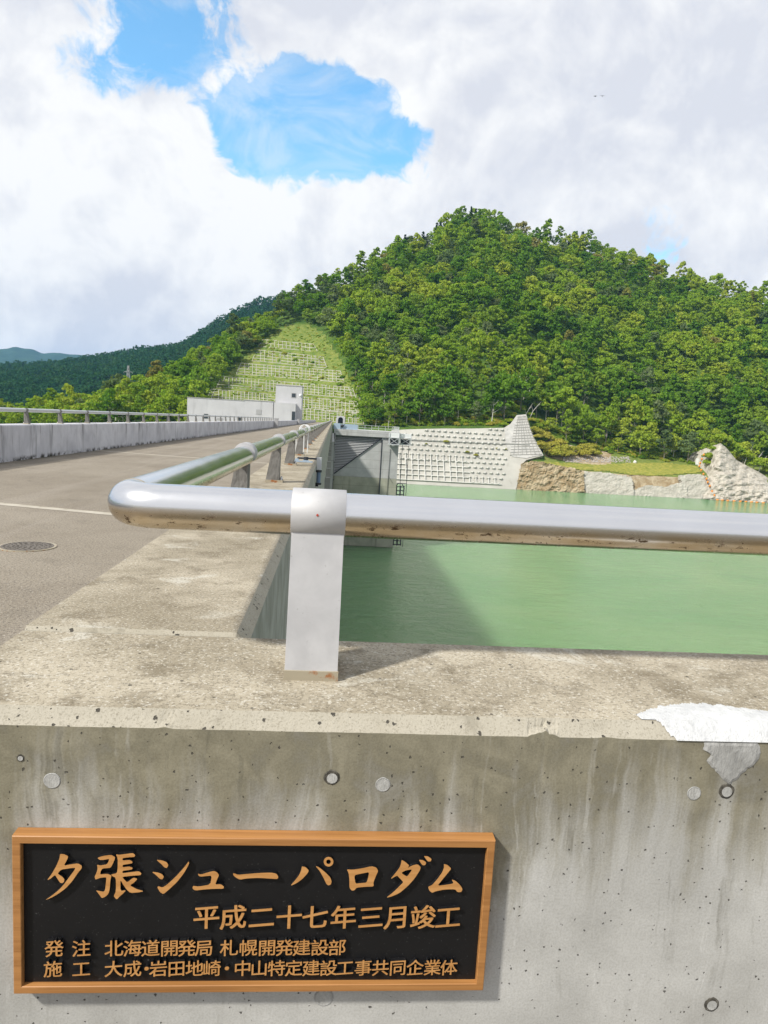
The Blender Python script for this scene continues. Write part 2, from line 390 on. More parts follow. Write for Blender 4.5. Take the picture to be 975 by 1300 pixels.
def f_grassy(k, b):
    o = k.coord(); n = k.noise(o, .28, 5, .68); n2 = k.noise(o, 1.3, 4, .7)
    c = k.mix(k.map(n, .32, .68), (.095, .15, .03), (.20, .225, .055))
    c = k.mix(k.map(n2, .5, .72, 0, .6), c, (.06, .105, .018))
    k.set(b.inputs['Base Color'], c); b.inputs['Roughness'].default_value = .95; b.inputs['Specular IOR Level'].default_value = .1
    k.set(b.inputs['Normal'], k.bump(n2, .8, .4))
def f_earth(k, b):
    o = k.coord(); n = k.noise(o, .25, 6, .68, .4); n2 = k.noise(o, 1.4, 5, .72)
    c = k.mix(k.map(n, .35, .65), (.27, .20, .11), (.44, .37, .25))
    c = k.mix(k.map(n2, .56, .72, 0, .7), c, (.12, .09, .05))
    k.set(b.inputs['Base Color'], c); b.inputs['Roughness'].default_value = .95; b.inputs['Specular IOR Level'].default_value = .1
    k.set(b.inputs['Normal'], k.bump(n2, 1, .6))
def rocky(a, c, d, sc=.4):
    def f(k, b):
        o = k.coord(); n = k.noise(o, sc, 6, .68, .4); n2 = k.noise(k.vm('MULTIPLY', o, (1, 1, .35)), sc*5, 5, .7)
        col = k.mix(k.map(n, .35, .65), a, c); col = k.mix(k.map(n2, .54, .7, 0, .65), col, d)
        k.set(b.inputs['Base Color'], col); b.inputs['Roughness'].default_value = .95; b.inputs['Specular IOR Level'].default_value = .15
        k.set(b.inputs['Normal'], k.bump(n2, .8, .25/sc*.4))
    return f
def conc(a, c, d, sc=1.0, panel=None):          # generic concrete with runs, optional formwork lines
    def f(k, b):
        o = k.coord(); n = k.noise(o, sc, 6, .6, .3); st = k.noise(k.vm('MULTIPLY', o, (sc*2.5, sc*2.5, sc*.25)), 1, 5, .65)
        col = k.mix(k.map(n, .3, .7), a, c); col = k.mix(k.map(st, .54, .72, 0, .7), col, d)
        if panel:
            z = k.sep(o)[2]; fr = k.m('FRACT', k.m('DIVIDE', z, panel))
            ln = k.m('LESS_THAN', fr, .05); col = k.mix(k.m('MULTIPLY', ln, .45), col, d)
        k.set(b.inputs['Base Color'], col); b.inputs['Roughness'].default_value = .9; b.inputs['Specular IOR Level'].default_value = .2
    return f
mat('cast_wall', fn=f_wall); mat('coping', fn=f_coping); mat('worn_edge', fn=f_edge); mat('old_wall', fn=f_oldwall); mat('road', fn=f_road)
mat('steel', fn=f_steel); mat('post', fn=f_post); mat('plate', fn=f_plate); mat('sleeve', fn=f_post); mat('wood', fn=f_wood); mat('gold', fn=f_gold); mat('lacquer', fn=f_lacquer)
mat('far_wood', fn=rocky((.012, .042, .022), (.03, .075, .035), (.008, .025, .014), .012)); mat('water', fn=f_water); mat('hill', fn=f_hill); mat('grassy', fn=f_grassy); mat('earth', fn=f_earth)
mat('joint', (.40, .37, .31), .9, fn=conc((.33, .30, .25), (.42, .39, .33), (.22, .2, .16), 3))
mat('dull_shaded_post', (.22, .215, .205), .6, .3, fn=rocky((.17, .165, .155), (.25, .245, .235), (.13, .12, .11), 6))  # duller copy of the post metal, shade on its near faces put into the colour
mat('bolt', (.5, .5, .5), .4, .8)
mat('white_patch', (.6, .6, .6), .8, fn=rocky((.47, .48, .49), (.55, .56, .565), (.34, .345, .35), 16))
mat('grey_patch', (.36, .36, .35), .8, fn=rocky((.27, .27, .26), (.38, .38, .37), (.17, .17, .16), 22))
mat('plug', (.4, .4, .39), .8, fn=rocky((.33, .33, .315), (.43, .43, .415), (.22, .215, .195), 40))
mat('hole', (.07, .066, .058), .95, fn=rocky((.05, .047, .04), (.13, .12, .10), (.03, .028, .025), 60))
mat('iron', (.06, .055, .05), .7, fn=rocky((.11, .10, .09), (.17, .155, .14), (.06, .055, .05), 14))
mat('tower_conc', fn=conc((.34, .345, .34), (.44, .445, .44), (.19, .19, .17), .35, 2.0))
mat('tower_wet', fn=conc((.27, .28, .225), (.36, .36, .29), (.15, .155, .11), .3, 2.0))
mat('dam_conc', fn=conc((.24, .245, .225), (.34, .345, .32), (.12, .12, .10), .6))
mat('arm_side', fn=conc((.27, .265, .235), (.40, .395, .36), (.12, .115, .09), 5)); mat('slat', (.30, .305, .31), .6, .2); mat('dark_steel', (.05, .055, .065), .5, .5); mat('pale_steel', (.55, .57, .58), .5, .4)
mat('blue_steel', (.33, .42, .52), .5, .1); mat('white_metal', (.72, .73, .73), .5, .1); mat('pipe_blue', (.14, .21, .31), .5, .2)
mat('bld_wall', fn=conc((.46, .46, .475), (.52, .52, .535), (.37, .37, .38), .25)); mat('glass', (.035, .045, .055), .1); mat('bld_edge', (.34, .34, .345), .8)
mat('frame_beam', fn=conc((.34, .34, .275), (.42, .41, .345), (.17, .185, .105), .3)); mat('shotcrete', fn=conc((.36, .35, .315), (.44, .43, .39), (.27, .26, .225), .12)); mat('shot_dark', fn=conc((.35, .345, .325), (.47, .46, .435), (.22, .215, .195), .3))
mat('anchor', fn=conc((.47, .465, .43), (.56, .555, .52), (.34, .33, .3), .4)); mat('shot_line', fn=conc((.25, .245, .225), (.33, .32, .295), (.17, .17, .155), .4))
mat('slab', fn=rocky((.36, .34, .29), (.45, .43, .375), (.22, .20, .16), .4)); mat('rock', fn=rocky((.34, .31, .26), (.48, .45, .39), (.20, .18, .145), .5))
mat('gravel', fn=rocky((.30, .275, .25), (.42, .39, .36), (.16, .14, .12), .9)); mat('grass', fn=rocky((.16, .19, .03), (.30, .275, .06), (.10, .125, .025), .45))
mat('orange', (.75, .26, .03), .5); mat('boulder', (.6, .59, .56), .9); mat('bark', fn=rocky((.16, .14, .115), (.27, .245, .21), (.09, .075, .06), 1.2))
mat('pale_bark', (.5, .48, .43), .9); mat('bird', (.05, .05, .055), .8)
leafmat('leaf_deep', (.088, .195, .020), (.155, .275, .028), (.235, .325, .042))
leafmat('leaf_light', (.195, .315, .028), (.26, .365, .038), (.34, .395, .052))
leafmat('leaf_tan', (.22, .22, .055), (.25, .235, .07), (.24, .25, .05))
leafmat('leaf_grey', (.11, .165, .062), (.145, .20, .08), (.18, .22, .10))
leafmat('leaf_conifer', (.018, .05, .018), (.03, .07, .022), (.045, .085, .03))
leafmat('leaf_bush', (.37, .36, .055), (.43, .39, .08), (.29, .33, .05))
leafmat('leaf_far', (.022, .078, .036), (.035, .105, .045), (.06, .13, .05))
rng = np.random.default_rng(7); random.seed(5)
# ------------------------------------------------------------------ the dam: road, parapets, body
WATER_Z = -27.0
ZC = .98                                        # parapet height
m_ = MB(); nx, ny = 6, 60
for i in range(ny):
    y0, y1 = -4+i*(380/ny), -4+(i+1)*(380/ny)
    m_.add([(-8.62, y0, 0), (-.80, y0, 0), (-.80, y1, 0), (-8.62, y1, 0)], [(0, 1, 2, 3)])
road = tag(m_.build('road', MAT['road']), 'brown grey asphalt road along the dam crest', kind='structure')
for (a, b) in (((-8.6, 12.25), (-.83, 9.95)), ((-8.6, 26.2), (-.83, 23.6)), ((-8.6, 60), (-.83, 57.5)), ((-8.6, 100), (-.83, 97.5)), ((-8.6, 150), (-.83, 147))):
    w = .22; j = MB(); pts0, pts1 = [], []
    for t in np.linspace(0, 1, 30):
        x = a[0]+(b[0]-a[0])*t; y = a[1]+(b[1]-a[1])*t
        pts0.append((x, y-w/2+.02*mn.noise((x*3, y, 1)), .004)); pts1.append((x, y+w/2+.02*mn.noise((x*3, y, 7)), .004))
    j.add(pts0+pts1, [(i, i+1, 31+i, 30+i) for i in range(29)])
    j.build('expansion_joint', MAT['joint'], road)
# wheel-worn manhole with a cast pattern
mx_, my_ = -3.35, 7.93
mh = empty('manhole_cover', (mx_, my_, .0), 'round dark iron manhole cover set in the road near the bend of the pipe rail', 'manhole cover')
b = MB(); b.tube([(0, 0, -.03), (0, 0, .010)], .30, 40); b.build('frame', MAT['plate'], mh)
b = MB(); b.tube([(0, 0, -.02), (0, 0, .014)], .27, 40)
for rr, n in ((.235, 26), (.19, 20), (.145, 16), (.10, 11), (.055, 6)):
    for q in range(n):
        a = 2*math.pi*q/n+rr*9; c, s = math.cos(a), math.sin(a)
        b.bar((rr*c-.012*s, rr*s+.012*c, .016), (rr*c+.012*s, rr*s-.012*c, .016), .018, .006)
b.build('lid', MAT['iron'], mh)

def jit(x, s, a=1.0): return a*(mn.noise((x*9, s, 3.3))*.6+mn.noise((x*41, s, 9.1))*.5)
# near block of the parapet: the wall with the plaque
def front_block():
    xs = np.concatenate([np.arange(-.832, 1.4, .008), np.arange(1.4, 3.41, .1)])
    chip = at(690, 931, 1.41).x; chip2 = at(208, 921, 1.41).x; chip3 = at(770, 934, 1.41).x
    rows = []
    for x in xs:
        c = max(0, 1-abs(x-chip)/.034)**.6*(1+.7*mn.noise((x*90, 1, 1))) if abs(x-chip) < .034 else 0
        c += .35*max(0, 1-abs(x-chip2)/.016)+.25*max(0, 1-abs(x-chip3)/.03)
        e = jit(x, 1, .0011)
        rows.append([(x, 1.41, 0), (x, 1.41, .62), (x, 1.41+.001*c, ZC-.031+e+.011*c), (x, 1.423+.010*c+jit(x, 4, .0012), ZC-.018+jit(x, 5, .0012)), (x, 1.44+jit(x, 2, .002), ZC), (x, 1.68, ZC),
                     (x, 1.935+jit(x, 3, .0012), ZC), (x, 1.962, ZC-.03), (x, 1.962, -3)])
    k = len(rows[0]); mb = MB()
    vs = [p for r_ in rows for p in r_]; n = len(rows)
    mi = [0, 0, 1, 1, 2, 2, 1, 0]
    for j in range(k-1):
        mb.add([], []); 
    mb.v = vs
    for i in range(n-1):
        for j in range(k-1):
            mb.f.append((i*k+j, (i+1)*k+j, (i+1)*k+j+1, i*k+j+1)); mb.sm.append(False); mb.mi.append(mi[j])
    mb.f.append(tuple(range(k))); mb.sm.append(False); mb.mi.append(0)
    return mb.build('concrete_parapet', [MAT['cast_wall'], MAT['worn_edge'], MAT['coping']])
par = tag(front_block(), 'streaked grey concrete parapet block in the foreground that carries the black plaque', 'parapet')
# long parapet along the reservoir side, cast in lengths
def arm(name, x0, x1, y0, y1, z, cham, side, zlo, L, mats, first=0):
    mb = MB(); y = y0; i = 0
    while y < y1:
        ya, yb = y+(.006 if i else 0), min(y+L, y1)-.006
        c = .011 if (i == 0 and first) else .004
        xs0 = [(x0, zlo), (x0, z), (x1-cham, z), (x1, z-cham), (x1, zlo)]
        steps = np.linspace(ya+c, yb-.004, 14)
        rows = [[(X, ya, Z-(c if 0 < q < 3 else 0)) for q, (X, Z) in enumerate(xs0)]]
        for s in steps: rows.append([(X+(jit(s, q, .002) if q in (2, 3) else 0), s, Z) for q, (X, Z) in enumerate(xs0)])
        rows.append([(X, yb, Z-(.004 if 0 < q < 3 else 0)) for q, (X, Z) in enumerate(xs0)])
        b0 = len(mb.v); k = 5; mb.v += [p for r_ in rows for p in r_]; n = len(rows)
        for r_ in range(n-1):
            for j, mm in enumerate((0, 2, 1, 0)):
                mb.f.append((b0+r_*k+j, b0+r_*k+j+1, b0+(r_+1)*k+j+1, b0+(r_+1)*k+j)); mb.sm.append(False); mb.mi.append(1 if (r_ == 0 and mm == 2 and first and i == 0) else mm)
        mb.f.append(tuple(b0+q for q in range(k))[::-1]); mb.f.append(tuple(b0+(n-1)*k+q for q in range(k))); mb.sm += [False]*2; mb.mi += [0, 0]
        y += L; i += 1
    return mb.build(name, mats)
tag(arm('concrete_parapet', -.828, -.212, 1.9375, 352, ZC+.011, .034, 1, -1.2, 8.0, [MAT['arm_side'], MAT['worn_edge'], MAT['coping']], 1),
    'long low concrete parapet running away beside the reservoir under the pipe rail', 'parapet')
lw = MB()
y = -4.0
while y < 350:
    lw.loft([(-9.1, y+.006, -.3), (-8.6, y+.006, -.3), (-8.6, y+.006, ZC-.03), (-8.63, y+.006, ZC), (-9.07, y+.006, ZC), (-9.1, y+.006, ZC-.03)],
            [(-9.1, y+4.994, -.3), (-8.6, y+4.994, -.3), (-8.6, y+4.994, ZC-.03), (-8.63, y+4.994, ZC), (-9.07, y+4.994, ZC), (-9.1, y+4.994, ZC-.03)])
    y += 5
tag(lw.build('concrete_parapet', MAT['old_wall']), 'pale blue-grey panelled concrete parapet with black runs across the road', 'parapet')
for i, (yy, lab) in enumerate(((103, 'squat grey concrete end pillar where the far side railing stops'), (168, 'squat grey concrete pillar in front of the tower block of the control house'))):
    b = MB(); b.box(-.3, .3, -.3, .3, 0, 1.28, bev=.03); b.box(-.33, .33, -.33, .33, 1.28, 1.36, bev=.03)
    p = b.build('gate_pillar', MAT['bld_edge']); p.location = (-8.28, yy, 0); tag(p, lab, 'pillar')
# dam body below the crest
b = MB()
prof = [(-.25, -.02), (-.25, -60), (-46, -60), (-8.9, -4), (-9.25, -.3), (-9.25, -.02)]
b.loft([(x, 1.97, z-.02) for x, z in prof], [(x, 372, z-.02) for x, z in prof])
dam = tag(b.build('dam_body', MAT['dam_conc']), 'grey concrete body of the dam under the crest road', 'dam')
b = MB()
yy = 6.0
while yy < 150:                                  # vertical ribs on the upstream face
    b.box(-.249, -.02, yy, yy+.35, -27.5, -.55); yy += 5.0
b.build('face_rib', MAT['dam_conc'], dam)
b = MB(); b.box(-.249, .32, 96, 157.5, -30, -1.35); b.build('upstream_ledge', MAT['tower_conc'], dam)
# the ground and approach behind the camera
b = MB(); b.add([(-60, -80, -.006), (60, -80, -.006), (60, 1.9, -.006), (-60, 1.9, -.006)], [(0, 1, 2, 3)])
tag(b.build('pavement', MAT['road']), kind='structure')
b = MB(); b.loft([(-9.3, 1.96, -.05), (60, 1.96, -.05), (60, 14, -30), (-.2, 3, -30)][:2]+[(60, 1.95, -40), (-9.3, 1.95, -40)],
                 [(-9.3, -80, -.05), (60, -80, -.05), (60, -80, -40), (-9.3, -80, -40)])
tag(b.build('abutment', MAT['dam_conc']), kind='structure')

# ------------------------------------------------------------------ tie holes, mortar, plaque
def hole_plug(x, y, rad, deep, name='tie_hole'):
    p = at(x, y, 1.41); b = MB(); n = 22
    ring = lambda r_, yy, j=0: [(p.x+math.cos(2*math.pi*q/n)*r_*(1+j*mn.noise((q*2.9, x, 1))), yy, p.z+math.sin(2*math.pi*q/n)*r_*(1+j*mn.noise((q*2.9, x, 1)))) for q in range(n)]
    if deep:
        A, B_, C_ = ring(rad, 1.4092, .18), ring(rad*.86, 1.4083, .10), ring(rad*.82, 1.4089, 0)
        b.add(A+B_, [(q, (q+1) % n, n+(q+1) % n, n+q) for q in range(n)], mi=0)
        b.add(C_, [tuple(range(n))], mi=0)
        D = [(v[0]+rad*.06, 1.4081, v[2]-rad*.08) for v in ring(rad*.66, 1.4081)]
        b.add(D, [tuple(range(n))], mi=1)
    else:
        A, B_, C_ = ring(rad, 1.4096, .07), ring(rad*.92, 1.4086, .04), ring(rad*.80, 1.4090)
        b.add(A+B_, [(q, (q+1) % n, n+(q+1) % n, n+q) for q in range(n)], mi=2)
        b.add(B_+C_, [(q, (q+1) % n, n+(q+1) % n, n+q) for q in range(n)], mi=2)
        b.add(C_, [tuple(range(n))], mi=1)
    b.build(name, [MAT['hole'], MAT['plug'], MAT['grey_patch']], par)
for x, y, r_, d in ((421, 987, .0175, 1), (66, 991, .0175, 0), (486, 996, .0165, 0), (881, 1007, .0165, 0), (922, 1004, .0185, 1), (903, 1275, .0185, 1), (411, 1266, .022, 0), (26, 962, .008, 1)):
    hole_plug(x, y, r_, d)
def drape(pts, name, material, off, seed):
    """mortar lying over the coping edge: outline in photo terms of the surface it sits on"""
    out = []
    for x, y in pts:
        t = atz(x, y, ZC)
        if t.y >= 1.44: out.append((t.x, t.y, ZC+off))
        else:
            e = at(x, y, 1.41)
            if e.z > ZC-.031:
                u = max(0, min(1, (1.44-t.y)/.03)); out.append((t.x, 1.44-u*.028-off, ZC-u*.028+off))
            else: out.append((e.x, 1.41-off, e.z))
    return out
# white patch in strips so that it follows the top, the chamfer and a lip of the face
def patch():
    top = [(815, 908), (835, 902), (860, 897), (885, 894.5), (915, 893.5), (945, 896), (975, 901), (1010, 905), (1040, 915)]
    xs = np.linspace(815, 1040, 190); b = MB(); rows = []
    for x in xs:
        yt = np.interp(x, [p[0] for p in top], [p[1] for p in top])+2.2*mn.noise((x*.11, 2, 2))+1.6*mn.noise((x*.5, 2, 2))+.8*mn.noise((x*1.3, 2, 2))
        ye = np.interp(x, [815, 850, 868, 1040], [908, 921, 938, 941])+3.0*mn.noise((x*.12, 5, 2))+1.6*mn.noise((x*.55, 5, 2))
        t0 = atz(x, yt, ZC); t0.x = atz(x, 915, ZC).x; r_ = [Vector((t0.x, t0.y, ZC+.0003))]
        e = atz(x, ye, ZC); u1 = max(0, min(1, (1.44-e.y)/.030)) if x < 872 else 1.0
        y_in = max(1.44, e.y) if u1 == 0 else 1.44
        tm = atz(x, np.interp(x, [p[0] for p in top], [p[1] for p in top])+3, ZC); r_.append(Vector((t0.x, y_in+(t0.y-y_in)*.55, ZC+.003))); r_.append(Vector((t0.x, y_in, ZC+(.003 if u1 > 0 else .0003))))
        r_.append(Vector((t0.x, 1.44-.015*u1-.002*u1, ZC-.015*u1+.0025))); r_.append(Vector((t0.x, 1.44-.031*u1-.0022*u1, ZC-.031*u1+.0022*(1-u1))))
        rows.append(r_)
    k = 5; b.v = [tuple(p) for r_ in rows for p in r_]
    for i in range(len(rows)-1):
        for j in range(k-1): b.f.append((i*k+j, i*k+j+1, (i+1)*k+j+1, (i+1)*k+j)); b.sm.append(True); b.mi.append(0)
    o = b.build('mortar_patch', MAT['white_patch'], par); o['label'] = 'white spilled mortar patch on the coping'
    g = MB(); n = 60; pts = [(893, 942), (963, 943), (966, 955), (960, 968), (948, 976), (934, 990), (925, 996), (917, 988), (905, 975), (896, 966), (903, 958), (893, 952)]
    P = []
    for i, (x, y) in enumerate(pts):
        x2, y2 = pts[(i+1) % len(pts)]
        for s in range(6):
            xx = x+(x2-x)*s/6; yy = y+(y2-y)*s/6
            e = at(xx+2*mn.noise((xx*.2, yy*.2, 1)), yy+2*mn.noise((xx*.2, yy*.2, 6)), 1.41); P.append((e.x, 1.4092, min(e.z, ZC-.033)))
    c = Vector((sum(p[0] for p in P)/len(P), 1.4068, sum(p[2] for p in P)/len(P)))
    inner = [Vector(p)*.85+c*.15 for p in P]; inner = [(p.x, 1.4072, p.z) for p in inner]; n = len(P)
    g.add(P+inner, [(q, (q+1) % n, n+(q+1) % n, n+q) for q in range(n)]); g.add(inner, [tuple(range(n))])
    g.build('mortar_run', MAT['grey_patch'], par)
patch()

def plaque():
    yw, yf, yb = 1.409, 1.378, 1.391
    P = lambda x, y, Y=yf: at(x, y, Y)
    fo = [P(18, 1063), P(628, 1066), P(615, 1258), P(14, 1262)]
    x0 = (fo[0].x+fo[3].x)/2; x1 = (fo[1].x+fo[2].x)/2; z1 = (fo[0].z+fo[1].z)/2; z0 = (fo[2].z+fo[3].z)/2
    w = (P(29, 1100).x-P(18, 1100).x)
    t = empty('plaque', ((x0+x1)/2, yw, z0), 'black lacquered plaque with raised tan Japanese characters in a wooden frame on the foreground wall', 'plaque')
    org = Vector(t.location)
    def part(mb, name, m):
        mb.v = [tuple(Vector(v)-org) for v in mb.v]; return mb.build(name, m, t)
    f = MB()
    O = [(x0, z0), (x1, z0), (x1, z1), (x0, z1)]; I = [(x0+w, z0+w), (x1-w, z0+w), (x1-w, z1-w), (x0+w, z1-w)]
    bv = .0015
    ring = lambda q, Y: [(a, Y, c) for a, c in q]
    O2 = [(x0+bv, z0+bv), (x1-bv, z0+bv), (x1-bv, z1-bv), (x0+bv, z1-bv)]; I2 = [(x0+w-bv, z0+w-bv), (x1-w+bv, z0+w-bv), (x1-w+bv, z1-w+bv), (x0+w-bv, z1-w+bv)]
    rings = [ring(O, yw), ring(O, yf+bv), ring(O2, yf), ring(I2, yf), ring(I, yf+bv), ring(I, yb+.004)]
    vs = [p for q in rings for p in q]
    f.add(vs, [(a*4+q, a*4+(q+1) % 4, a*4+4+(q+1) % 4, a*4+4+q) for a in range(5) for q in range(4)])
    part(f, 'frame', MAT['wood'])
    b = MB(); b.box(x0+w-.001, x1-w+.001, yb, yw-.001, z0+w-.001, z1-w+.001); part(b, 'board', MAT['lacquer'])
    YL = 1.3815                                  # letter faces
    def letters(name, me_pts):                   # list of (outlines) -> extruded mesh, faces tan, sides black
        cu = bpy.data.curves.new('outline', 'CURVE'); cu.dimensions = '2D'; cu.fill_mode = 'BOTH'; cu.extrude = (yb-YL)/2
        for pts in me_pts:
            s = cu.splines.new('POLY'); s.points.add(len(pts)-1); s.use_cyclic_u = True
            for q, (a, c) in enumerate(pts): s.points[q].co = (a, c, 0, 1)
        return cu
    def to_mesh(cu, name, T):
        o = bpy.data.objects.new(name, cu); COL.objects.link(o)
        dg = bpy.context.evaluated_depsgraph_get(); dg.update()
        me = bpy.data.meshes.new_from_object(o.evaluated_get(dg)); bpy.data.objects.remove(o)
        me.materials.clear(); me.materials.append(MAT['gold']); me.materials.append(MAT['lacquer'])
        me.transform(T)
        me.polygons.foreach_set('use_smooth', [False]*len(me.polygons)); me.update()
        me.polygons.foreach_set('material_index', [0 if p.normal.y < -.9 else 1 for p in me.polygons])
        return me
    up = Matrix(((1, 0, 0, 0), (0, 0, -1, 0), (0, 1, 0, 0), (0, 0, 0, 1)))  # curve plane -> wall plane, front faces the viewer
    mid = Matrix.Translation((-org.x, (YL+yb)/2-org.y+.0004, -org.z))
    S1 = (6.5, 50, 1070); S2 = (6.5, 180, 1070); S3 = (6.5, 290, 1070); S4 = (5.735, 430, 1075)
    G = [
     (S1, [[(170,92),(165,130),(140,190),(100,260),(62,310),(95,295),(128,265),(150,300),(170,330),(190,335),(203,320),(205,300),(185,278),(148,255),(178,222),(240,212),(296,206),(290,225),(245,285),(205,340),(160,390),(100,438),(45,475),(95,455),(150,425),(215,378),(270,318),(318,248),(348,212),(350,190),(318,170),(260,178),(200,190),(228,140),(238,112),(205,95)]]),
     (S1, [[(478,125),(520,110),(590,100),(625,118),(620,140),(600,185),(585,208),(520,212),(505,235),(500,262),(560,256),(595,270),(585,310),(580,380),(570,420),(545,445),(515,458),(495,430),(465,392),(500,400),(530,405),(542,390),(552,300),(550,285),(500,290),(462,305),(455,280),(470,250),(480,215),(475,180),(500,188),(560,178),(578,132),(530,142),(495,142)]]),
     (S1, [[(630,95),(655,100),(720,92),(770,85),(790,100),(785,118),(740,120),(685,127),(686,147),(745,142),(768,155),(765,170),(725,177),(686,183),(686,203),(740,196),(768,205),(766,220),(730,226),(686,232),(684,252),(760,242),(820,235),(842,252),(835,268),(760,273),(682,282),(700,305),(725,328),(775,287),(810,298),(780,330),(745,352),(800,382),(862,400),(820,410),(750,415),(718,385),(690,345),(668,305),(668,398),(715,392),(690,420),(660,445),(637,470),(612,440),(628,410),(632,370),(630,290),(600,275),(590,262),(640,252),(646,200),(646,130)]]),
     (S2, [[(118,140),(165,145),(205,160),(220,185),(205,210),(185,203),(160,175)]]), (S2, [[(82,240),(130,245),(165,258),(182,280),(170,303),(150,300),(118,268)]]),
     (S2, [[(390,150),(388,180),(345,255),(290,325),(225,385),(178,425),(150,408),(128,370),(135,358),(170,370),(210,345),(280,280),(340,215)]]),
     (S2, [[(462,255),(490,262),(545,245),(595,232),(622,245),(637,268),(622,300),(605,345),(650,342),(677,360),(675,380),(600,380),(520,385),(440,395),(418,378),(422,355),(470,362),(565,345),(578,272),(530,275),(490,280),(470,275)]]),
     (S3, [[(38,250),(80,265),(150,258),(250,250),(350,246),(395,255),(412,280),(405,300),(370,298),(250,290),(150,295),(95,305),(65,290),(40,270)]]),
     (S3, [[(605,195),(635,200),(663,228),(655,250),(610,300),(560,335),(510,357),(550,310),(585,265),(603,220)]]), (S3, [[(718,192),(745,200),(800,245),(840,285),(852,320),(845,345),(825,353),(808,340),(790,300),(755,235)]]),
     (S3, [[(826+40*math.cos(q*.3142), 157+40*math.sin(q*.3142)) for q in range(20)], [(826+19*math.cos(q*.3142), 157+19*math.sin(q*.3142)) for q in range(20)]]),
     (S4, [[(58,165),(100,168),(170,158),(240,142),(275,152),(288,178),(270,215),(252,262),(256,290),(200,292),(130,298),(115,318),(95,320),(78,300),(78,240),(72,190)], [(112,208),(170,195),(222,185),(215,225),(203,262),(160,265),(122,270)]]),
     (S4, [[(458,95),(490,115),(515,138),(500,155),(540,135),(575,128),(598,150),(590,175),(550,235),(500,290),(440,340),(380,365),(345,372),(400,330),(450,280),(472,258),(440,225),(425,210),(375,238),(415,190),(445,150),(455,120)], [(455,190),(490,172),(535,165),(520,190),(498,218),(475,205)]]),
     (S4, [[(583,95),(615,98),(638,115),(630,135),(610,135),(595,115)]]), (S4, [[(620,68),(650,70),(677,90),(670,108),(650,108),(635,90)]]),
     (S4, [[(765,125),(795,135),(820,160),(800,185),(755,240),(718,285),(780,278),(838,268),(822,238),(850,248),(885,280),(902,310),(893,330),(865,332),(848,310),(770,312),(705,325),(680,337),(660,320),(650,292),(680,280),(720,235),(755,185),(768,150)]])]
    def smooth(q):                               # one round of corner cutting for a brush-like outline
        out = []
        for i in range(len(q)):
            a, b_ = q[i], q[(i+1) % len(q)]
            out += [(a[0]*.82+b_[0]*.18, a[1]*.82+b_[1]*.18), (a[0]*.18+b_[0]*.82, a[1]*.18+b_[1]*.82)]
        return out
    for idx in ((0,), (1, 2), (3, 4, 5), (6,), (7,), (8, 9, 10), (11,), (12, 13, 14), (15,)):
        sp = []
        for (sc, ox, oy), outl in (G[q] for q in idx):
            for q in outl:
                pp = []
                for a, c in smooth(q):
                    w_ = at(ox+a/sc, oy+c/sc, YL); pp.append((w_.x, w_.z))
                sp.append(pp)
        link('title_character', to_mesh(letters('title', sp), 'title_character', mid @ up), t)
    def line(name, chars, yrow, size, off, shear, dz=0):
        for ch, x in chars:
            me_all = MB(); w_ = at(x, yrow+(x-300)*dz, YL); s = size
            cu = bpy.data.curves.new('c', 'FONT'); cu.body = ch; cu.align_x = 'LEFT'; cu.size = 1; cu.fill_mode = 'BOTH'; cu.resolution_u = 3
            cu.extrude = (yb-YL)/2/s
            T = mid @ up @ Matrix.Translation((w_.x, w_.z, 0)) @ Matrix.Diagonal((s, s, s, 1)) @ Matrix(((1, 0, 0, 0), (shear, 1, 0, 0), (0, 0, 1, 0), (0, 0, 0, 1))) @ Matrix.Translation((-.5, -.38, 0))
            me = to_mesh(cu, 'c', T)
            for q, (a, c) in enumerate(((-1, -.6), (1, -.6), (1, .6), (-1, .6))):
                me_all.add([v.co+Vector((a*off*s, .00007*q, c*off*s)) for v in me.vertices], [])
                b0 = len(me_all.v)-len(me.vertices)
                for p in me.polygons: me_all.f.append(tuple(i+b0 for i in p.vertices)); me_all.sm.append(False); me_all.mi.append(p.material_index)
            bpy.data.meshes.remove(me)
            me_all.build(name, [MAT['gold'], MAT['lacquer']], t)
    u = lambda n: n*1.52/FPX                     # photo pixels -> metres at the plaque
    line('date_character', list(zip('平成二十七年三月竣工', (262, 296, 332, 367, 400, 436, 471, 504, 537, 569))), 1164.5, u(34), .014, .09)
    line('client_character', list(zip('発注北海道開発局札幌開発建設部', (68.5, 103, 144.5, 168, 191, 215, 237, 259, 291, 315, 339, 361, 383, 406, 428))), 1203.5, u(23.6), .010, .07, -.004)
    line('builder_character', list(zip('施工大成・岩田地崎・中山特定建設工事共同企業体', (67, 103, 144, 168, 186, 201, 224, 247, 269, 288, 308, 329, 351, 373, 395, 417, 438, 461, 483, 505, 527, 549, 570))), 1229.5, u(23.2), .010, .07, -.004)
plaque()

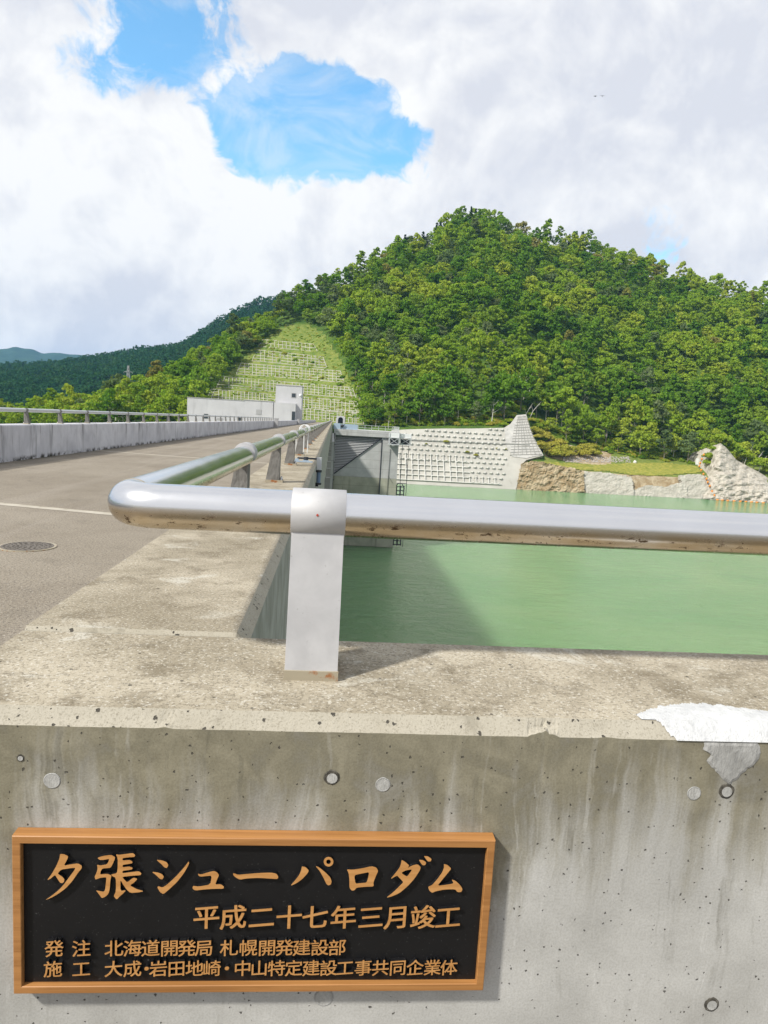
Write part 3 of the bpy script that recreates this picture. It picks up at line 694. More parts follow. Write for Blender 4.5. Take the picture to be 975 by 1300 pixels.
# ------------------------------------------------------------------ pipe handrails
PR = .0555
def post_proto():
    r_ = bpy.data.objects.new('post', None)
    p = MB(); z0, z1 = .022, .385
    A = [(-.064, -.104, z0), (.064, -.104, z0), (.064, .022, z0), (-.064, .022, z0)]
    B = [(-.064, -.040, z1), (.064, -.040, z1), (.064, .022, z1), (-.064, .022, z1)]
    p.loft(A, B)
    me_post = p
    pl = MB(); pl.box(-.066, .066, -.109, .055, 0, .024)
    bo = MB(); bo.tube([(0, .038, .024), (0, .038, .042), (0, .038, .0421), (0, .038, .056)], [.011, .011, .006, .006], 8)
    co = MB(); pts = [(-.0665, 0, .395), (-.0655, 0, .395), (.0655, 0, .395), (.0665, 0, .395)]
    co.tube(pts, [PR+.0062, PR+.0072, PR+.0072, PR+.0062], 40)
    return me_post, pl, bo, co
def rail(root, posts, mats):
    """posts: list of (location, rotation); a part per post with plate, bolts and collar"""
    protos = None; far = MB()
    for i, (loc, rz) in enumerate(posts):
        if i >= 100:
            M = Matrix.Translation(loc) @ Matrix.Rotation(rz, 4, 'Z')
            for mb in post_proto()[:2]+post_proto()[3:]:
                far.add([M @ Vector(v) for v in mb.v], mb.f)
            continue
        if protos is None:
            a, pl, bo, co = post_proto()
            p = a.build('post', mats[0], root); pl.build('base_plate', mats[1], p); bb = bo.build('bolt', MAT['bolt'], p); bb.location.x = -.035; b2_ = bb.copy(); COL.objects.link(b2_); b2_.location.x = .035; c = co.build('collar', mats[2], p)
            c['label'] = 'sleeve clamped round the pipe'; protos = p
        else: p = copy_tree(protos, root)
        p.location = loc; p.rotation_euler.z = rz
    if far.v: tag(far.build('post', mats[0], root), kind='stuff')
rl = empty('pipe_handrail', (-.505, 1.73, ZC), 'thick stainless pipe handrail in front, bent round the corner and running beside the reservoir', 'handrail')
RX, RY = -.505, 1.73
def near_pipe():
    b = MB(); R0 = .085; pts = [(3.3, RY, ZC+.395)]+[(x, RY, ZC+.395) for x in np.arange(3.2, RX+R0+.001, -.2)]
    for q in range(0, 11):
        a = R(90)*q/10; pts.append((RX+R0-R0*math.sin(a), RY+R0-R0*math.cos(a), ZC+.395))
    pts += [(RX, y, ZC+.395) for y in list(np.arange(RY+R0+.1, 30, .6))+list(np.arange(32, 350, 8))]
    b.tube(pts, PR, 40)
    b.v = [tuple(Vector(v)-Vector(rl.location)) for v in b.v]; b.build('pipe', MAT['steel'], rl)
    w = MB(); a = RY+R0
    w.tube([(RX, a+.004, ZC+.395), (RX, a+.010, ZC+.395)], PR+.0008, 40); w.v = [tuple(Vector(v)-Vector(rl.location)) for v in w.v]; w.build('weld_seam', MAT['plate'], rl)
near_pipe()
pp = [((-.0245-RX, 0, 0), 0), ((2.475-RX, 0, 0), 0)]
rail(rl, pp, [MAT['post'], MAT['plate'], MAT['post']])
b = MB(); c = at(403, 654, RY-PR-.007); b.tube([(c.x-RX, -PR-.0085, c.z-ZC), (c.x-RX, -PR-.0068, c.z-ZC)], .0028, 10); b.build('rust_spot', mat('rust_red', (.42, .05, .02), .8), rl)
rail_far = empty('far_posts', (0, 0, 0)); bpy.data.objects.remove(rail_far)
rail(rl, [((0, 4.15-RY+2.51*k, .011), R(-90)) for k in range(138)], [MAT['dull_shaded_post'], MAT['plate'], MAT['post']])
ll = empty('pipe_handrail', (-8.85, 20.9, ZC), 'weathered grey pipe handrail on the far parapet across the road', 'handrail')
b = MB(); b.tube([(0, y, .395) for y in list(np.arange(-24, 82.4, 3.0))], PR, 16); b.build('pipe', MAT['pale_steel'], ll)
rail(ll, [((0, 2.5*k, 0), R(90)) for k in range(-4, 33)], [MAT['dull_shaded_post'], MAT['plate'], MAT['dull_shaded_post']])

# ------------------------------------------------------------------ gauges on the coping
g = empty('level_gauge', (-.21, 9.95, ZC+.011), 'small blue-grey gauge pipe clamped to the reservoir edge of the coping', 'gauge')
b = MB(); b.box(.004, .075, -.04, .04, -.10, .075, bev=.006); b.build('housing', MAT['pale_steel'], g)
b = MB(); b.tube([(.04, 0, -.12), (.04, 0, -.30)], .030, 12); b.tube([(.04, 0, -.42), (.04, 0, -3.2)], .030, 12); b.build('pipe', MAT['pipe_blue'], g)
b = MB()
for z in (-.12, -.30, -.42): b.tube([(.04, 0, z-.015), (.04, 0, z+.015)], .045, 14)
b.tube([(-.03, 0, -.33), (.04, 0, -.33)], .012, 8); b.build('coupling', MAT['dark_steel'], g)
b = MB(); b.tube([(-.27, -.02, .055), (.01, -.02, .055)], .014, 10); b.tube([(-.15, -.02, .03), (-.15, -.02, .075)], .035, 10); b.build('rod', MAT['dark_steel'], g)
b = MB(); b.box(-.19, -.11, -.06, .02, 0, .03); b.box(-.30, -.25, -.05, .01, 0, .045); b.bar((-.34, -.09, .012), (-.05, -.09, .012), .02); b.build('bracket', MAT['blue_steel'], g)
g = empty('wire_guard', (-.54, 12.7, ZC+.011), 'small white wire frame standing on the coping beneath the pipe rail', 'wire frame')
b = MB()
for x in (-.11, -.05, .03, .10):
    for y in (-.06, .10): b.tube([(x, y, 0), (x, y, .36)], .0075, 6)
for y in (-.06, .10): b.bar((-.12, y, .33), (.11, y, .33), .022)
b.build('stand', MAT['white_metal'], g)
b = MB()
for y in (-.3, -.1, .1, .3, .5):
    b.tube([(.035+.085*math.cos(a), y, .395+.085*math.sin(a)+.02) for a in np.linspace(-.2, math.pi+.2, 12)], .005, 5)
for a in (.4, 1.57, 2.7): b.tube([(.035+.085*math.cos(a), -.3, .415+.085*math.sin(a)), (.035+.085*math.cos(a), .5, .415+.085*math.sin(a))], .004, 5)
b.build('wire_hoop', MAT['white_metal'], g)
b = MB(); b.loft([(-.10, -.40, .02), (-.04, -.38, .02), (-.03, -.38, .12), (-.10, -.40, .24)], [(-.10, -.39, .02), (-.04, -.37, .02), (-.03, -.37, .12), (-.10, -.39, .24)]); b.build('cover_plate', MAT['white_metal'], g)

# ------------------------------------------------------------------ intake tower against the dam
TY = 158.0
tw = empty('intake_tower', (8, TY, WATER_Z), 'grey concrete intake tower with a triangle of slats standing in the green reservoir', 'tower')
def tpart(mb, name, m, parent=None):
    o = Vector(tw.location); mb.v = [tuple(Vector(v)-o) for v in mb.v]; return mb.build(name, m, parent or tw)
ZT = -.35
b = MB(); b.box(11.3, 15.15, TY, TY+16, -11, ZT-.003); tpart(b, 'pier', MAT['tower_conc'])
b = MB(); b.box(11.3, 15.15, TY-.001, TY+16, -28.6, -11.003); b.box(.3, 11.299, TY+.30, TY+15.5, -28.3, -11.003); tpart(b, 'wet_wall', MAT['tower_wet'])
b = MB(); b.box(.3, 15.2, TY-.35, TY+16, ZT-1.35, ZT); tpart(b, 'top_beam', MAT['tower_conc'])
b = MB(); b.box(.3, .75, TY-.15, TY+1, -11, ZT-1.35); tpart(b, 'side_jamb', MAT['tower_conc'])
zt = ZT-1.352; zb = -10.6
b = MB()                                         # lower-right triangle of solid wall, front set back in the recess
T = [(.75, -11), (11.298, -11), (11.298, zt-.25), (.75, zb)]
b.loft([(x, TY+.35, z) for x, z in T], [(x, TY+3, z) for x, z in T]); tpart(b, 'recess_wall', MAT['tower_conc'])
b = MB(); b.add([(.75, TY+3.2, -11), (11.3, TY+3.2, -11), (11.3, TY+3.2, zt), (.75, TY+3.2, zt)], [(0, 1, 2, 3)]); tpart(b, 'louvre_back', MAT['dark_steel'])
b = MB(); n = 24
for i in range(n):
    z = zt-(i+.5)*(zt-zb)/n; xr = .75+(11.298-.75)*(z-zb)/(zt-.25-zb)
    if xr > .9:
        a = [(.75, TY+.42, z-.12), (.75, TY+.55, z+.14), (.75, TY+.59, z+.12), (.75, TY+.46, z-.14)]
        b.loft(a, [(xr, y, q) for _, y, q in a])
tpart(b, 'slat', MAT['slat'])
b = MB(); b.bar((.75, TY+.3, zb+.05), (11.25, TY+.3, zt-.2), .28, .22); tpart(b, 'stair_edge', MAT['dark_steel'])
b = MB(); b.box(11.18, 11.42, TY-.06, TY+.1, -19.5, zt-.6); tpart(b, 'guide_slot', MAT['dark_steel'])
b = MB(); b.tube([(-.02, TY-.5, ZT-.6), (-.02, TY-.5, -24)], .17, 10); b.tube([(.52, TY-.45, ZT-1), (.52, TY-.45, -24)], .10, 8)
for z in (-4, -8, -12, -16, -20): b.box(-.25, .75, TY-.62, TY-.36, z, z+.25)
tpart(b, 'drain_pipe', MAT['dark_steel'])
b = MB(); b.tube([(13.3, TY-.12, -4.2), (13.0, TY-.12, -21)], .05, 6); b.sphere((13.0, TY-.15, -21), .28, 8, 5); b.bar((13.25, TY-.12, -10.5), (14.3, TY-.12, -12.0), .06); tpart(b, 'cable', MAT['dark_steel'])
def cage(x0, x1, y0, y1, z0, z1, solid, name):
    b = MB(); w = .16
    for x in (x0, x1):
        for y in (y0, y1): b.box(x-w/2, x+w/2, y-w/2, y+w/2, z0, z1)
    for z in (z0, z0+1.5):
        for y in (y0, y1): b.box(x0, x1, y-w/2, y+w/2, z-w/2, z+w/2)
    b.bar((x0, y0-.02, z0), (x1, y0-.02, z0+1.5), .1); b.bar((x1, y0-.02, z0), (x0, y0-.02, z0+1.5), .1)
    b.box(x0-.1, x1+.1, y0-.1, y1+.1, z0-.12, z0-.02)
    c = tpart(b, name, MAT['pale_steel'])
    q = MB(); q.box(x0+.02, x1-.02, y0+.05, y1-.05, z0+1.55, z1); q.v = [tuple(Vector(v)-Vector(tw.location)) for v in q.v]; q.build('hood', MAT['white_metal'], c)
    q = MB(); q.box(x0+.35, x1-.35, y0+.4, y1-.3, z0+.1, z0+1.2); q.v = [tuple(Vector(v)-Vector(tw.location)) for v in q.v]; q.build('winch', MAT['dark_steel'], c)
cage(12.8, 15.0, TY-2.0, TY-.36, -3.1, ZT-.2, True, 'hoist_cage'); cage(15.5, 18.0, TY+1.0, TY+3.5, -3.1, ZT-.3, True, 'hoist_cage')
b = MB()
for x in (16.2, 17.7): b.tube([(x, TY+2, -3), (x, TY+2, -27.5)], .07, 6)
for z in np.arange(-25, -3, 4.3): b.bar((15.1, TY+2, z), (17.75, TY+2, z), .1)
tpart(b, 'guide_frame', MAT['dark_steel'])
b = MB()
for x in (15.3, 16.2, 17.0): b.box(x-.12, x+.12, TY+.3, TY+.6, -26.5, -12.5)
for z in np.arange(-26.4, -12.3, .9): b.box(15.2, 17.1, TY+.34, TY+.5, z, z+.22)
b.tube([(15.25, TY+.45, -12.5), (15.6, TY+.45, -12.0), (16.4, TY+.45, -12.0), (17.05, TY+.45, -12.9)], .12, 6)
tpart(b, 'screen_frame', MAT['dark_steel'])
b = MB(); b.box(.15, 1.7, TY-.2, TY+1, ZT, ZT+1.25); b.box(1.7, 5.6, TY+.1, TY+.22, ZT+.02, ZT+1.2); tpart(b, 'blue_panel', MAT['blue_steel'])
b = MB(); b.sphere((2.1, TY-.1, ZT+.75), .35, 8, 6); b.bar((1.9, TY-.15, ZT+.5), (2.7, TY-.15, ZT+1.05), .16); tpart(b, 'motor', MAT['dark_steel'])
b = MB()
for x in np.arange(5.7, 15.2, 1.55): b.box(x-.05, x+.05, TY+.1, TY+.2, ZT, ZT+1.15)
for z in (.55, 1.12): b.box(5.6, 15.1, TY+.1, TY+.2, ZT+z, ZT+z+.07)
for y in np.arange(TY+2, TY+16, 2.0): b.box(15.0, 15.1, y-.05, y+.05, ZT, ZT+1.15)
for z in (.55, 1.12): b.box(15.0, 15.1, TY+.2, TY+16, ZT+z, ZT+z+.07)
tpart(b, 'deck_railing', MAT['pale_steel'])

# ------------------------------------------------------------------ control house at the far end of the dam
HB = 190.0
hs = empty('control_house', (-22, HB, 0), 'long pale grey flat-roofed control house with a square tower beside the dam road', 'building')
def hpart(mb, name, m, parent=None):
    o = Vector(hs.location); mb.v = [tuple(Vector(v)-o) for v in mb.v]; return mb.build(name, m, parent or hs)
b = MB(); b.box(-38.9, -24.0, HB, HB+14, -4, 5.28); b.box(-24.0, -16.25, HB+.02, HB+14, -4, 5.45); hpart(b, 'wall', MAT['bld_wall'])
b = MB(); b.box(-39.0, -23.98, HB-.1, HB+14.1, 5.283, 5.43); b.box(-24.1, -16.2, HB-.08, HB+14.1, 5.453, 5.6); hpart(b, 'roof_coping', MAT['bld_edge'])
b = MB(); b.box(-15.8, -8.75, HB+1.2, HB+9, -4, 10.0); tw_ = hpart(b, 'tower_wall', MAT['bld_wall'])
b = MB(); b.box(-15.9, -8.65, HB+1.1, HB+9.1, 10.003, 10.15); hpart(b, 'tower_coping', MAT['bld_edge'])
b = MB(); b.box(-15.75, -10.1, HB-3, HB+1.19, -4, 5.3); hpart(b, 'porch_wall', MAT['bld_wall'])
b = MB(); b.box(-16.24, -15.82, HB+.5, HB+6, -4, 5.2); hpart(b, 'joint_recess', MAT['bld_edge'])
for x, z in ((-33.9, .55), (-24.9, .35)):
    b = MB(); b.box(x-.62, x+.62, HB-.04, HB+.1, z-.6, z+.75); w = hpart(b, 'window', MAT['bld_edge'])
    b = MB(); b.box(x-.52, x+.52, HB-.06, HB-.041, z-.5, z+.65); b.v = [tuple(Vector(v)-Vector(hs.location)) for v in b.v]; b.build('pane', MAT['glass'], w)
b = MB(); b.box(-11.6, -10.3, HB+1.14, HB+1.3, 6.9, 8.2); w = hpart(b, 'window', MAT['bld_edge'])
b = MB(); b.box(-11.45, -10.45, HB+1.11, HB+1.139, 7.05, 8.05); b.v = [tuple(Vector(v)-Vector(hs.location)) for v in b.v]; b.build('pane', MAT['glass'], w)
b = MB(); b.box(-11.0, -10.12, HB-3.06, HB-2.9, .0, 3.2); hpart(b, 'door', MAT['glass'])
b = MB(); b.box(-20.7, -19.3, HB-.05, HB+.1, 1.9, 3.2); hpart(b, 'vent_panel', MAT['bld_edge'])
b = MB(); b.box(-31.0, -29.4, HB-.05, HB+.1, -.2, .4); hpart(b, 'hatch', MAT['bld_edge'])
b = MB(); b.box(-9.3, -8.95, HB+.5, HB+1.2, 7.5, 7.75); b.sphere((-9.1, HB+.5, 7.6), .4, 8, 5); hpart(b, 'wall_lamp', MAT['white_metal'])
# ------------------------------------------------------------------ water, ground sheet, hills
b = MB()
xs = [-3000, -600, -.26, 60, 140, 260, 600, 3000]; ys = [2, 40, 90, 160, 240, 345, 420]
b.add([(x, y, WATER_Z) for y in ys for x in xs[2:]], [(j*6+i, j*6+i+1, j*6+i+7, j*6+i+6) for j in range(6) for i in range(5)])
tag(b.build('water', MAT['water']), 'turbid jade green reservoir water', kind='structure')
b = MB(); S = 15000; b.add([(-S, -S, -62), (S, -S, -62), (S, S, -62), (-S, S, -62)], [(0, 1, 2, 3)])
tag(b.build('ground', MAT['hill']), kind='structure')
def grid_terrain(name, cols, sub, nu, amp, freq, mats, fmi=None, smooth=True):
    """terrain from control points: cols = list of (photo x, [(photo y, distance) ...]), interpolated on a grid"""
    K = len(cols[0][1]); P = np.array([[at(x, y, Y) for y, Y in c] for x, c in cols])   # ncol,K,3
    cx = np.array([c[0] for c in cols], float); ux = np.linspace(cx[0], cx[-1], nu)
    Q = np.stack([np.stack([np.interp(ux, cx, P[:, k, a]) for a in range(3)], -1) for k in range(K)], 1)
    ker = np.array([1, 2, 3, 2, 1.])/9
    pad = np.pad(Q, ((2, 2), (0, 0), (0, 0)), mode='edge'); Q = sum(pad[i:i+nu]*ker[i] for i in range(5))
    rows = []
    rid = []
    for k in range(K-1):
        n = sub[k]
        for s in range(n): rows.append(Q[:, k]+(Q[:, k+1]-Q[:, k])*s/n); rid.append(k+s/n)
    rows.append(Q[:, -1]); rid.append(K-1)
    G = np.stack(rows, 0); nv = len(rows)
    for j in range(nv):
        a = amp(rid[j])
        if a:
            for i in range(nu):
                x, y, z = G[j, i]
                G[j, i, 2] += a*(mn.noise((x*freq, y*freq, 3))+.5*mn.noise((x*freq*2.7, y*freq*2.7, 8)))
    V = G.reshape(-1, 3); F = []; MI = []
    for j in range(nv-1):
        for i in range(nu-1):
            F.append((j*nu+i, j*nu+i+1, (j+1)*nu+i+1, (j+1)*nu+i))
    if fmi: MI = [fmi(rid[f[0]//nu], ux[f[0] % nu], V[f[0]]) for f in F]
    me = npmesh(name, V, F, mats, smooth, MI or None)
    o = link(name, me); tag(o, kind='structure')
    return o, G, np.array(rid), ux
C = [(-160, [(640, 290), (600, 320), (580, 340), (565, 360), (548, 420), (600, 700)]),
     (60, [(620, 300), (590, 320), (565, 340), (548, 360), (552, 430), (600, 700)]),
     (110, [(620, 305), (588, 325), (562, 345), (545, 365), (543, 440), (590, 700)]),
     (160, [(620, 310), (586, 330), (560, 350), (542, 368), (527, 450), (580, 750)]),
     (200, [(620, 315), (586, 335), (560, 352), (538, 370), (510, 465), (565, 760)]),
     (240, [(620, 320), (584, 340), (558, 355), (536, 375), (482, 495), (555, 780)]),
     (280, [(620, 325), (580, 345), (556, 358), (534, 380), (452, 520), (545, 800)]),
     (310, [(620, 330), (575, 347), (552, 360), (534, 382), (430, 540), (535, 820)]),
     (345, [(615, 335), (570, 349), (550, 362), (535, 385), (410, 560), (520, 840)]),
     (380, [(610, 340), (565, 350), (546, 366), (535, 388), (384, 580), (505, 860)]),
     (430, [(612, 335), (565, 350), (545, 366), (533, 388), (366, 600), (490, 880)]),
     (470, [(612, 334), (582, 346), (550, 358), (535, 378), (350, 612), (480, 900)]),
     (505, [(614, 333), (582, 346), (549, 357), (538, 370), (330, 630), (470, 900)]),
     (540, [(616, 333), (583, 346), (548, 357), (540, 368), (318, 650), (460, 900)]),
     (566, [(617, 333), (584, 346), (548, 357), (540, 368), (298, 672), (455, 920)]),
     (590, [(618, 333), (584, 346), (548, 357), (539, 368), (284, 685), (450, 930)]),
     (620, [(620, 333), (585, 346), (546, 357), (536, 369), (290, 680), (450, 930)]),
     (655, [(622, 333), (586, 346), (545, 358), (532, 372), (304, 665), (450, 920)]),
     (690, [(625, 333), (590, 340), (580, 351), (556, 372), (312, 655), (450, 910)]),
     (740, [(627, 333), (598, 339), (589, 354), (569, 376), (318, 650), (455, 900)]),
     (800, [(629, 333.5), (603, 340), (593, 356), (578, 378), (342, 645), (470, 890)]),
     (860, [(633, 334), (606, 341), (596, 356), (584, 375), (366, 640), (480, 880)]),
     (900, [(635, 334.5), (606, 341), (594, 355), (583, 374), (374, 638), (490, 880)]),
     (940, [(637, 335), (610, 342), (596, 354), (584, 374), (380, 632), (490, 870)]),
     (1000, [(641, 335), (616, 342), (600, 354), (590, 374), (392, 625), (500, 860)]),
     (1150, [(650, 335), (628, 342), (612, 354), (604, 374), (430, 600), (520, 840)]),
     (1300, [(660, 330), (640, 340), (625, 350), (618, 370), (480, 560), (560, 800)])]
def hill_mi(r_, x, v):
    if x < 500: return 0
    if r_ < 1: return 1 if x > 640 else 0
    if r_ < 2: return 2 if x > 690 else 0
    if r_ < 3: return 1 if 690 < x < 775 else (2 if x > 690 else 0)
    return 0
hill, HG, HR, HU = grid_terrain('hill', C, [8, 6, 5, 44, 6], 260, lambda r_: 0 if r_ == 0 else (.5 if r_ < 3 else (10*min(1, (r_-3)*4, max(.25, (4-r_)*4)) if r_ <= 4 else 3)), .013,
                                [MAT['hill'], MAT['earth'], MAT['grassy']], hill_mi)
hill['label'] = 'steep wooded hill beyond the reservoir'
V_ = HG.reshape(-1, 3); nu = len(HU)
BV = BVHTree.FromPolygons([Vector(v) for v in V_], [(j*nu+i, j*nu+i+1, (j+1)*nu+i+1, (j+1)*nu+i) for j in range(len(HR)-1) for i in range(nu-1)])
EYE = Vector((0, 0, CAM_H))
def ground_px(x, y, lift=0):
    d = ray(x, y).normalized(); hit = BV.ray_cast(EYE, d)
    if hit[0] is None: return None
    return hit[0]-d*lift
def drop(x, y):
    h = BV.ray_cast(Vector((x, y, 600)), Vector((0, 0, -1))); return h[0].z if h[0] is not None else None
# hills further off, west of the dam
fh, FG, FR, FU = grid_terrain('far_hill', [(-260, [(570, 500), (535, 700), (490, 1150), (478, 1500), (540, 2300)]), (-60, [(570, 500), (535, 700), (490, 1150), (473, 1500), (540, 2300)]),
    (20, [(570, 500), (530, 700), (485, 1100), (470, 1450), (540, 2300)]), (75, [(570, 500), (528, 700), (480, 1100), (467, 1420), (540, 2300)]), (137, [(570, 500), (525, 700), (478, 1080), (460, 1400), (540, 2300)]),
    (190, [(570, 500), (520, 700), (470, 1050), (449, 1380), (540, 2300)]), (226, [(570, 510), (515, 720), (462, 1060), (445, 1350), (540, 2300)]), (255, [(570, 520), (510, 750), (452, 1080), (426, 1350), (540, 2300)]),
    (283, [(570, 530), (505, 780), (440, 1120), (407, 1350), (540, 2300)]), (321, [(570, 550), (500, 800), (425, 1150), (391, 1360), (540, 2300)]), (358, [(570, 560), (495, 820), (415, 1150), (384, 1380), (540, 2300)]),
    (420, [(570, 570), (490, 850), (410, 1150), (380, 1400), (540, 2300)]), (560, [(570, 600), (490, 900), (420, 1150), (390, 1400), (540, 2300)])],
    [6, 16, 14, 5], 150, lambda r_: 0 if r_ == 0 else 9, .006, [MAT['far_wood']])
grid_terrain('distant_mountain', [(-300, [(540, 2600), (460, 4600), (440, 5200), (540, 7000)]), (-80, [(540, 2600), (460, 4600), (438, 5200), (540, 7000)]), (0, [(540, 2600), (462, 4600), (442, 5200), (540, 7000)]), (19, [(540, 2600), (462, 4600), (440.5, 5200), (540, 7000)]),
    (42, [(540, 2600), (462, 4600), (444, 5200), (540, 7000)]), (54, [(540, 2600), (464, 4600), (450, 5200), (540, 7000)]), (72, [(540, 2600), (462, 4600), (447.5, 5200), (540, 7000)]), (94, [(540, 2600), (464, 4600), (449.5, 5200), (540, 7000)]),
    (137, [(540, 2600), (468, 4600), (456, 5200), (540, 7000)]), (250, [(540, 2600), (480, 4600), (470, 5200), (540, 7000)]), (420, [(540, 2600), (490, 4600), (480, 5200), (540, 7000)])],
    [10, 10, 3], 260, lambda r_: 0 if r_ == 0 else 16, .004, [MAT['far_wood']])

# ------------------------------------------------------------------ the framed slope behind the control house
def inside(x, y, poly):
    c = False; j = len(poly)-1
    for i in range(len(poly)):
        (xi, yi), (xj, yj) = poly[i], poly[j]
        if (yi > y) != (yj > y) and x < (xj-xi)*(y-yi)/(yj-yi)+xi: c = not c
        j = i
    return c
CUT = [(252, 540), (262, 503), (300, 462), (335, 432), (362, 414), (392, 413), (412, 424), (430, 452), (446, 482), (456, 505), (462, 540)]
lat = empty('slope_frame', ground_px(360, 470), 'white concrete lattice in terraces on the cleared green slope behind the control house', 'slope lattice')
lo = Vector(lat.location)
# cleared grass face of the slope, a lumpy sheet just above the hill
me_pts, gi = {}, MB()
for jy in range(0, 32):
    for ix in range(0, 54):
        x = 250+ix*4; y = 412+jy*4
        if inside(x+2, y+2, CUT):
            q = []
            for a, c in ((x, y+4), (x+4, y+4), (x+4, y), (x, y)):
                if (a, c) not in me_pts:
                    p = ground_px(a, c, .6); me_pts[(a, c)] = p
                q.append(me_pts[(a, c)])
            if all(v is not None for v in q): gi.add(q, [(0, 1, 2, 3)], True)
tag(gi.build('slope_grass', MAT['grassy']), 'grass and weeds on the cleared slope', 'grass', kind='stuff')
tiers = [((334, 431), (398, 437), 9, 2), ((326, 444), (410, 453), 14, 4), ((306, 461), (432, 471), 14, 4), ((281, 478), (447, 492), 13.5, 4), ((268, 494), (453, 510), 15.0, 5), ((380, 518), (457, 524), 14, 4)]
for (xa, ya), (xb, yb_), hgt, nr in tiers:
    b = MB(); L = xb-xa
    row = lambda t, u: ground_px(xa+L*t+(-6*u if t < .03 else (5*u if t > .97 else 0)), ya+(yb_-ya)*t+hgt*u, .9)
    for r_ in range(nr+1):
        pts = [row(t, r_/nr) for t in np.linspace(0, 1, 22)]
        for p, q in zip(pts, pts[1:]):
            if p is not None and q is not None and random.random() > .12: b.bar(p, q, .30, .5)
    nc = int(L/4.7)
    for c in range(nc+1):
        pts = [row(c/nc, u) for u in np.linspace(0, 1, 3)]
        for p, q in zip(pts, pts[1:]):
            if p is not None and q is not None and random.random() > .06: b.bar(p, q, .33, .40)
    b.v = [tuple(Vector(v)-lo) for v in b.v]; b.build('terrace_grid', MAT['frame_beam'], lat)
# tunnel mouth at the foot of the slope
tp = at(432, 540, 366); tn = empty('tunnel_portal', (tp.x, tp.y, .0), 'tiny pale arched tunnel portal at the far end of the dam road', 'portal')
b = MB(); arch = [(-1.3, 0), (-1.3, 2.0)]+[(-1.3*math.cos(a), 2.0+1.2*math.sin(a)) for a in np.linspace(.3, math.pi-.3, 7)]+[(1.3, 2.0), (1.3, 0)]
out = [(-2.4, 0), (-2.4, 2.2)]+[(-2.4+4.8*(i+1)/8, 3.9) for i in range(7)]+[(2.4, 2.2), (2.4, 0)]
n = len(arch)
vs = [(x, -.4, z) for x, z in arch]+[(x, -.4, z) for x, z in out]+[(x, 2.5, z) for x, z in arch]+[(x, 2.5, z) for x, z in out]
fs = [(i, i+1, n+i+1, n+i) for i in range(n-1)]+[(i+2*n, i+1+2*n, i+1, i) for i in range(n-1)]+[(n+i, n+i+1, 3*n+i+1, 3*n+i) for i in range(n-1)]
b.add(vs, fs); b.build('surround', MAT['bld_wall'], tn)
b = MB(); b.add([(x, 2.4, z) for x, z in arch], [tuple(range(n))]); b.build('opening', MAT['dark_steel'], tn)
p = at(450.5, 535, 372); b = MB(); b.tube([(0, 0, -3), (0, 0, 6.5)], .16, 8); b.bar((0, 0, 6.3), (-1.6, 0, 6.6), .14); b.box(-1.9, -1.2, -.15, .15, 6.5, 6.7)
o = b.build('lamp_post', MAT['pale_steel']); o.location = (p.x, p.y, 0); tag(o, 'slim grey lamp post near the tunnel portal at the foot of the slope', 'lamp post')

# ------------------------------------------------------------------ anchored revetment above the water
PT = [(497, 546), (520, 545), (560, 544), (600, 544), (640, 543), (648, 538), (656, 527), (668, 526), (676, 552), (690, 578), (668, 584), (662, 590), (655, 622.5), (600, 620), (560, 617.5), (497, 615)]
A0 = at(497, 616, 331.6); A1 = at(655, 623.5, 331.6); A2 = at(560, 545, 353)
e1 = (A1-A0); e1.z = 0; e1.normalize(); nrm = e1.cross(A2-A0).normalized()
if nrm.y > 0: nrm = -nrm
e2 = nrm.cross(e1); e2 = e2 if e2.z > 0 else -e2
def on_plane(x, y, lift=0):
    d = ray(x, y); t = (A0-EYE).dot(nrm)/d.dot(nrm); return EYE+d*t+nrm*lift
rv = empty('revetment', A0, 'white concrete revetment with rows of anchor blocks rising from the water beside the intake tower', 'revetment')
def rpart(mb, name, m, lab=None):
    mb.v = [tuple(Vector(v)-A0) for v in mb.v]; o = mb.build(name, m, rv)
    if lab: o['label'] = lab
    return o
b = MB(); q = [on_plane(x, y) for x, y in PT]; b.loft([p-nrm*4 for p in q], q); rpart(b, 'face', MAT['shotcrete'])
b = MB()
PG = [(497, 548), (640, 545), (642, 560), (640, 621), (497, 614)]
def uv(p): return (p-A0).dot(e1), (p-A0).dot(e2)
def pl(u, v, l=0): return A0+e1*u+e2*v+nrm*l
def pxin(u, v, poly):
    a, c = px(pl(u, v)); return inside(a, c, poly)
du, dv = 3.15, 3.0; umax, vmax = 70, 36
for i in range(-1, int(umax/du)+1):              # lattice beams over the lower part
    for j in range(0, int(vmax/dv)+1):
        u, v = i*du+.6, j*dv+.4
        if pxin(u+du/2, v, PG):
            lim = 5 if u < 38 else 1.2
            if j <= lim and not (j > 3 and random.random() < .3): b.bar(pl(u, v, .3), pl(u+du, v, .3), .42, .8, up=nrm)
            if j <= lim and pxin(u, v+dv/2, PG): b.bar(pl(u, v, .31), pl(u, v+dv, .31), .42, .82, up=nrm)
rpart(b, 'beam_grid', MAT['anchor'])
spots_ = []
for i in range(-1, int(umax/du)+1):              # wedge-like anchor blocks in staggered rows over the rest
    for j in range(0, int(vmax/dv)+2):
        u, v = i*du+.6+(du/2 if j % 2 else 0), j*dv+.6
        if (j >= 5 or u > 37) and pxin(u, v, PG): spots_.append((u, v))
def block(b, c0):
    s = 1.12; w = .72
    ring = [c0-e1*s-e2*.25, c0-e1*.1-e2*w*.8, c0+e1*s+e2*.45, c0+e1*.1+e2*w*1.4]
    b.loft([p-nrm*.05 for p in ring], [c0+(p-c0)*.6+nrm*.95 for p in ring]); return b
spots_.sort(key=lambda t: (pl(*t)-EYE).length)
pb = None; b = MB()
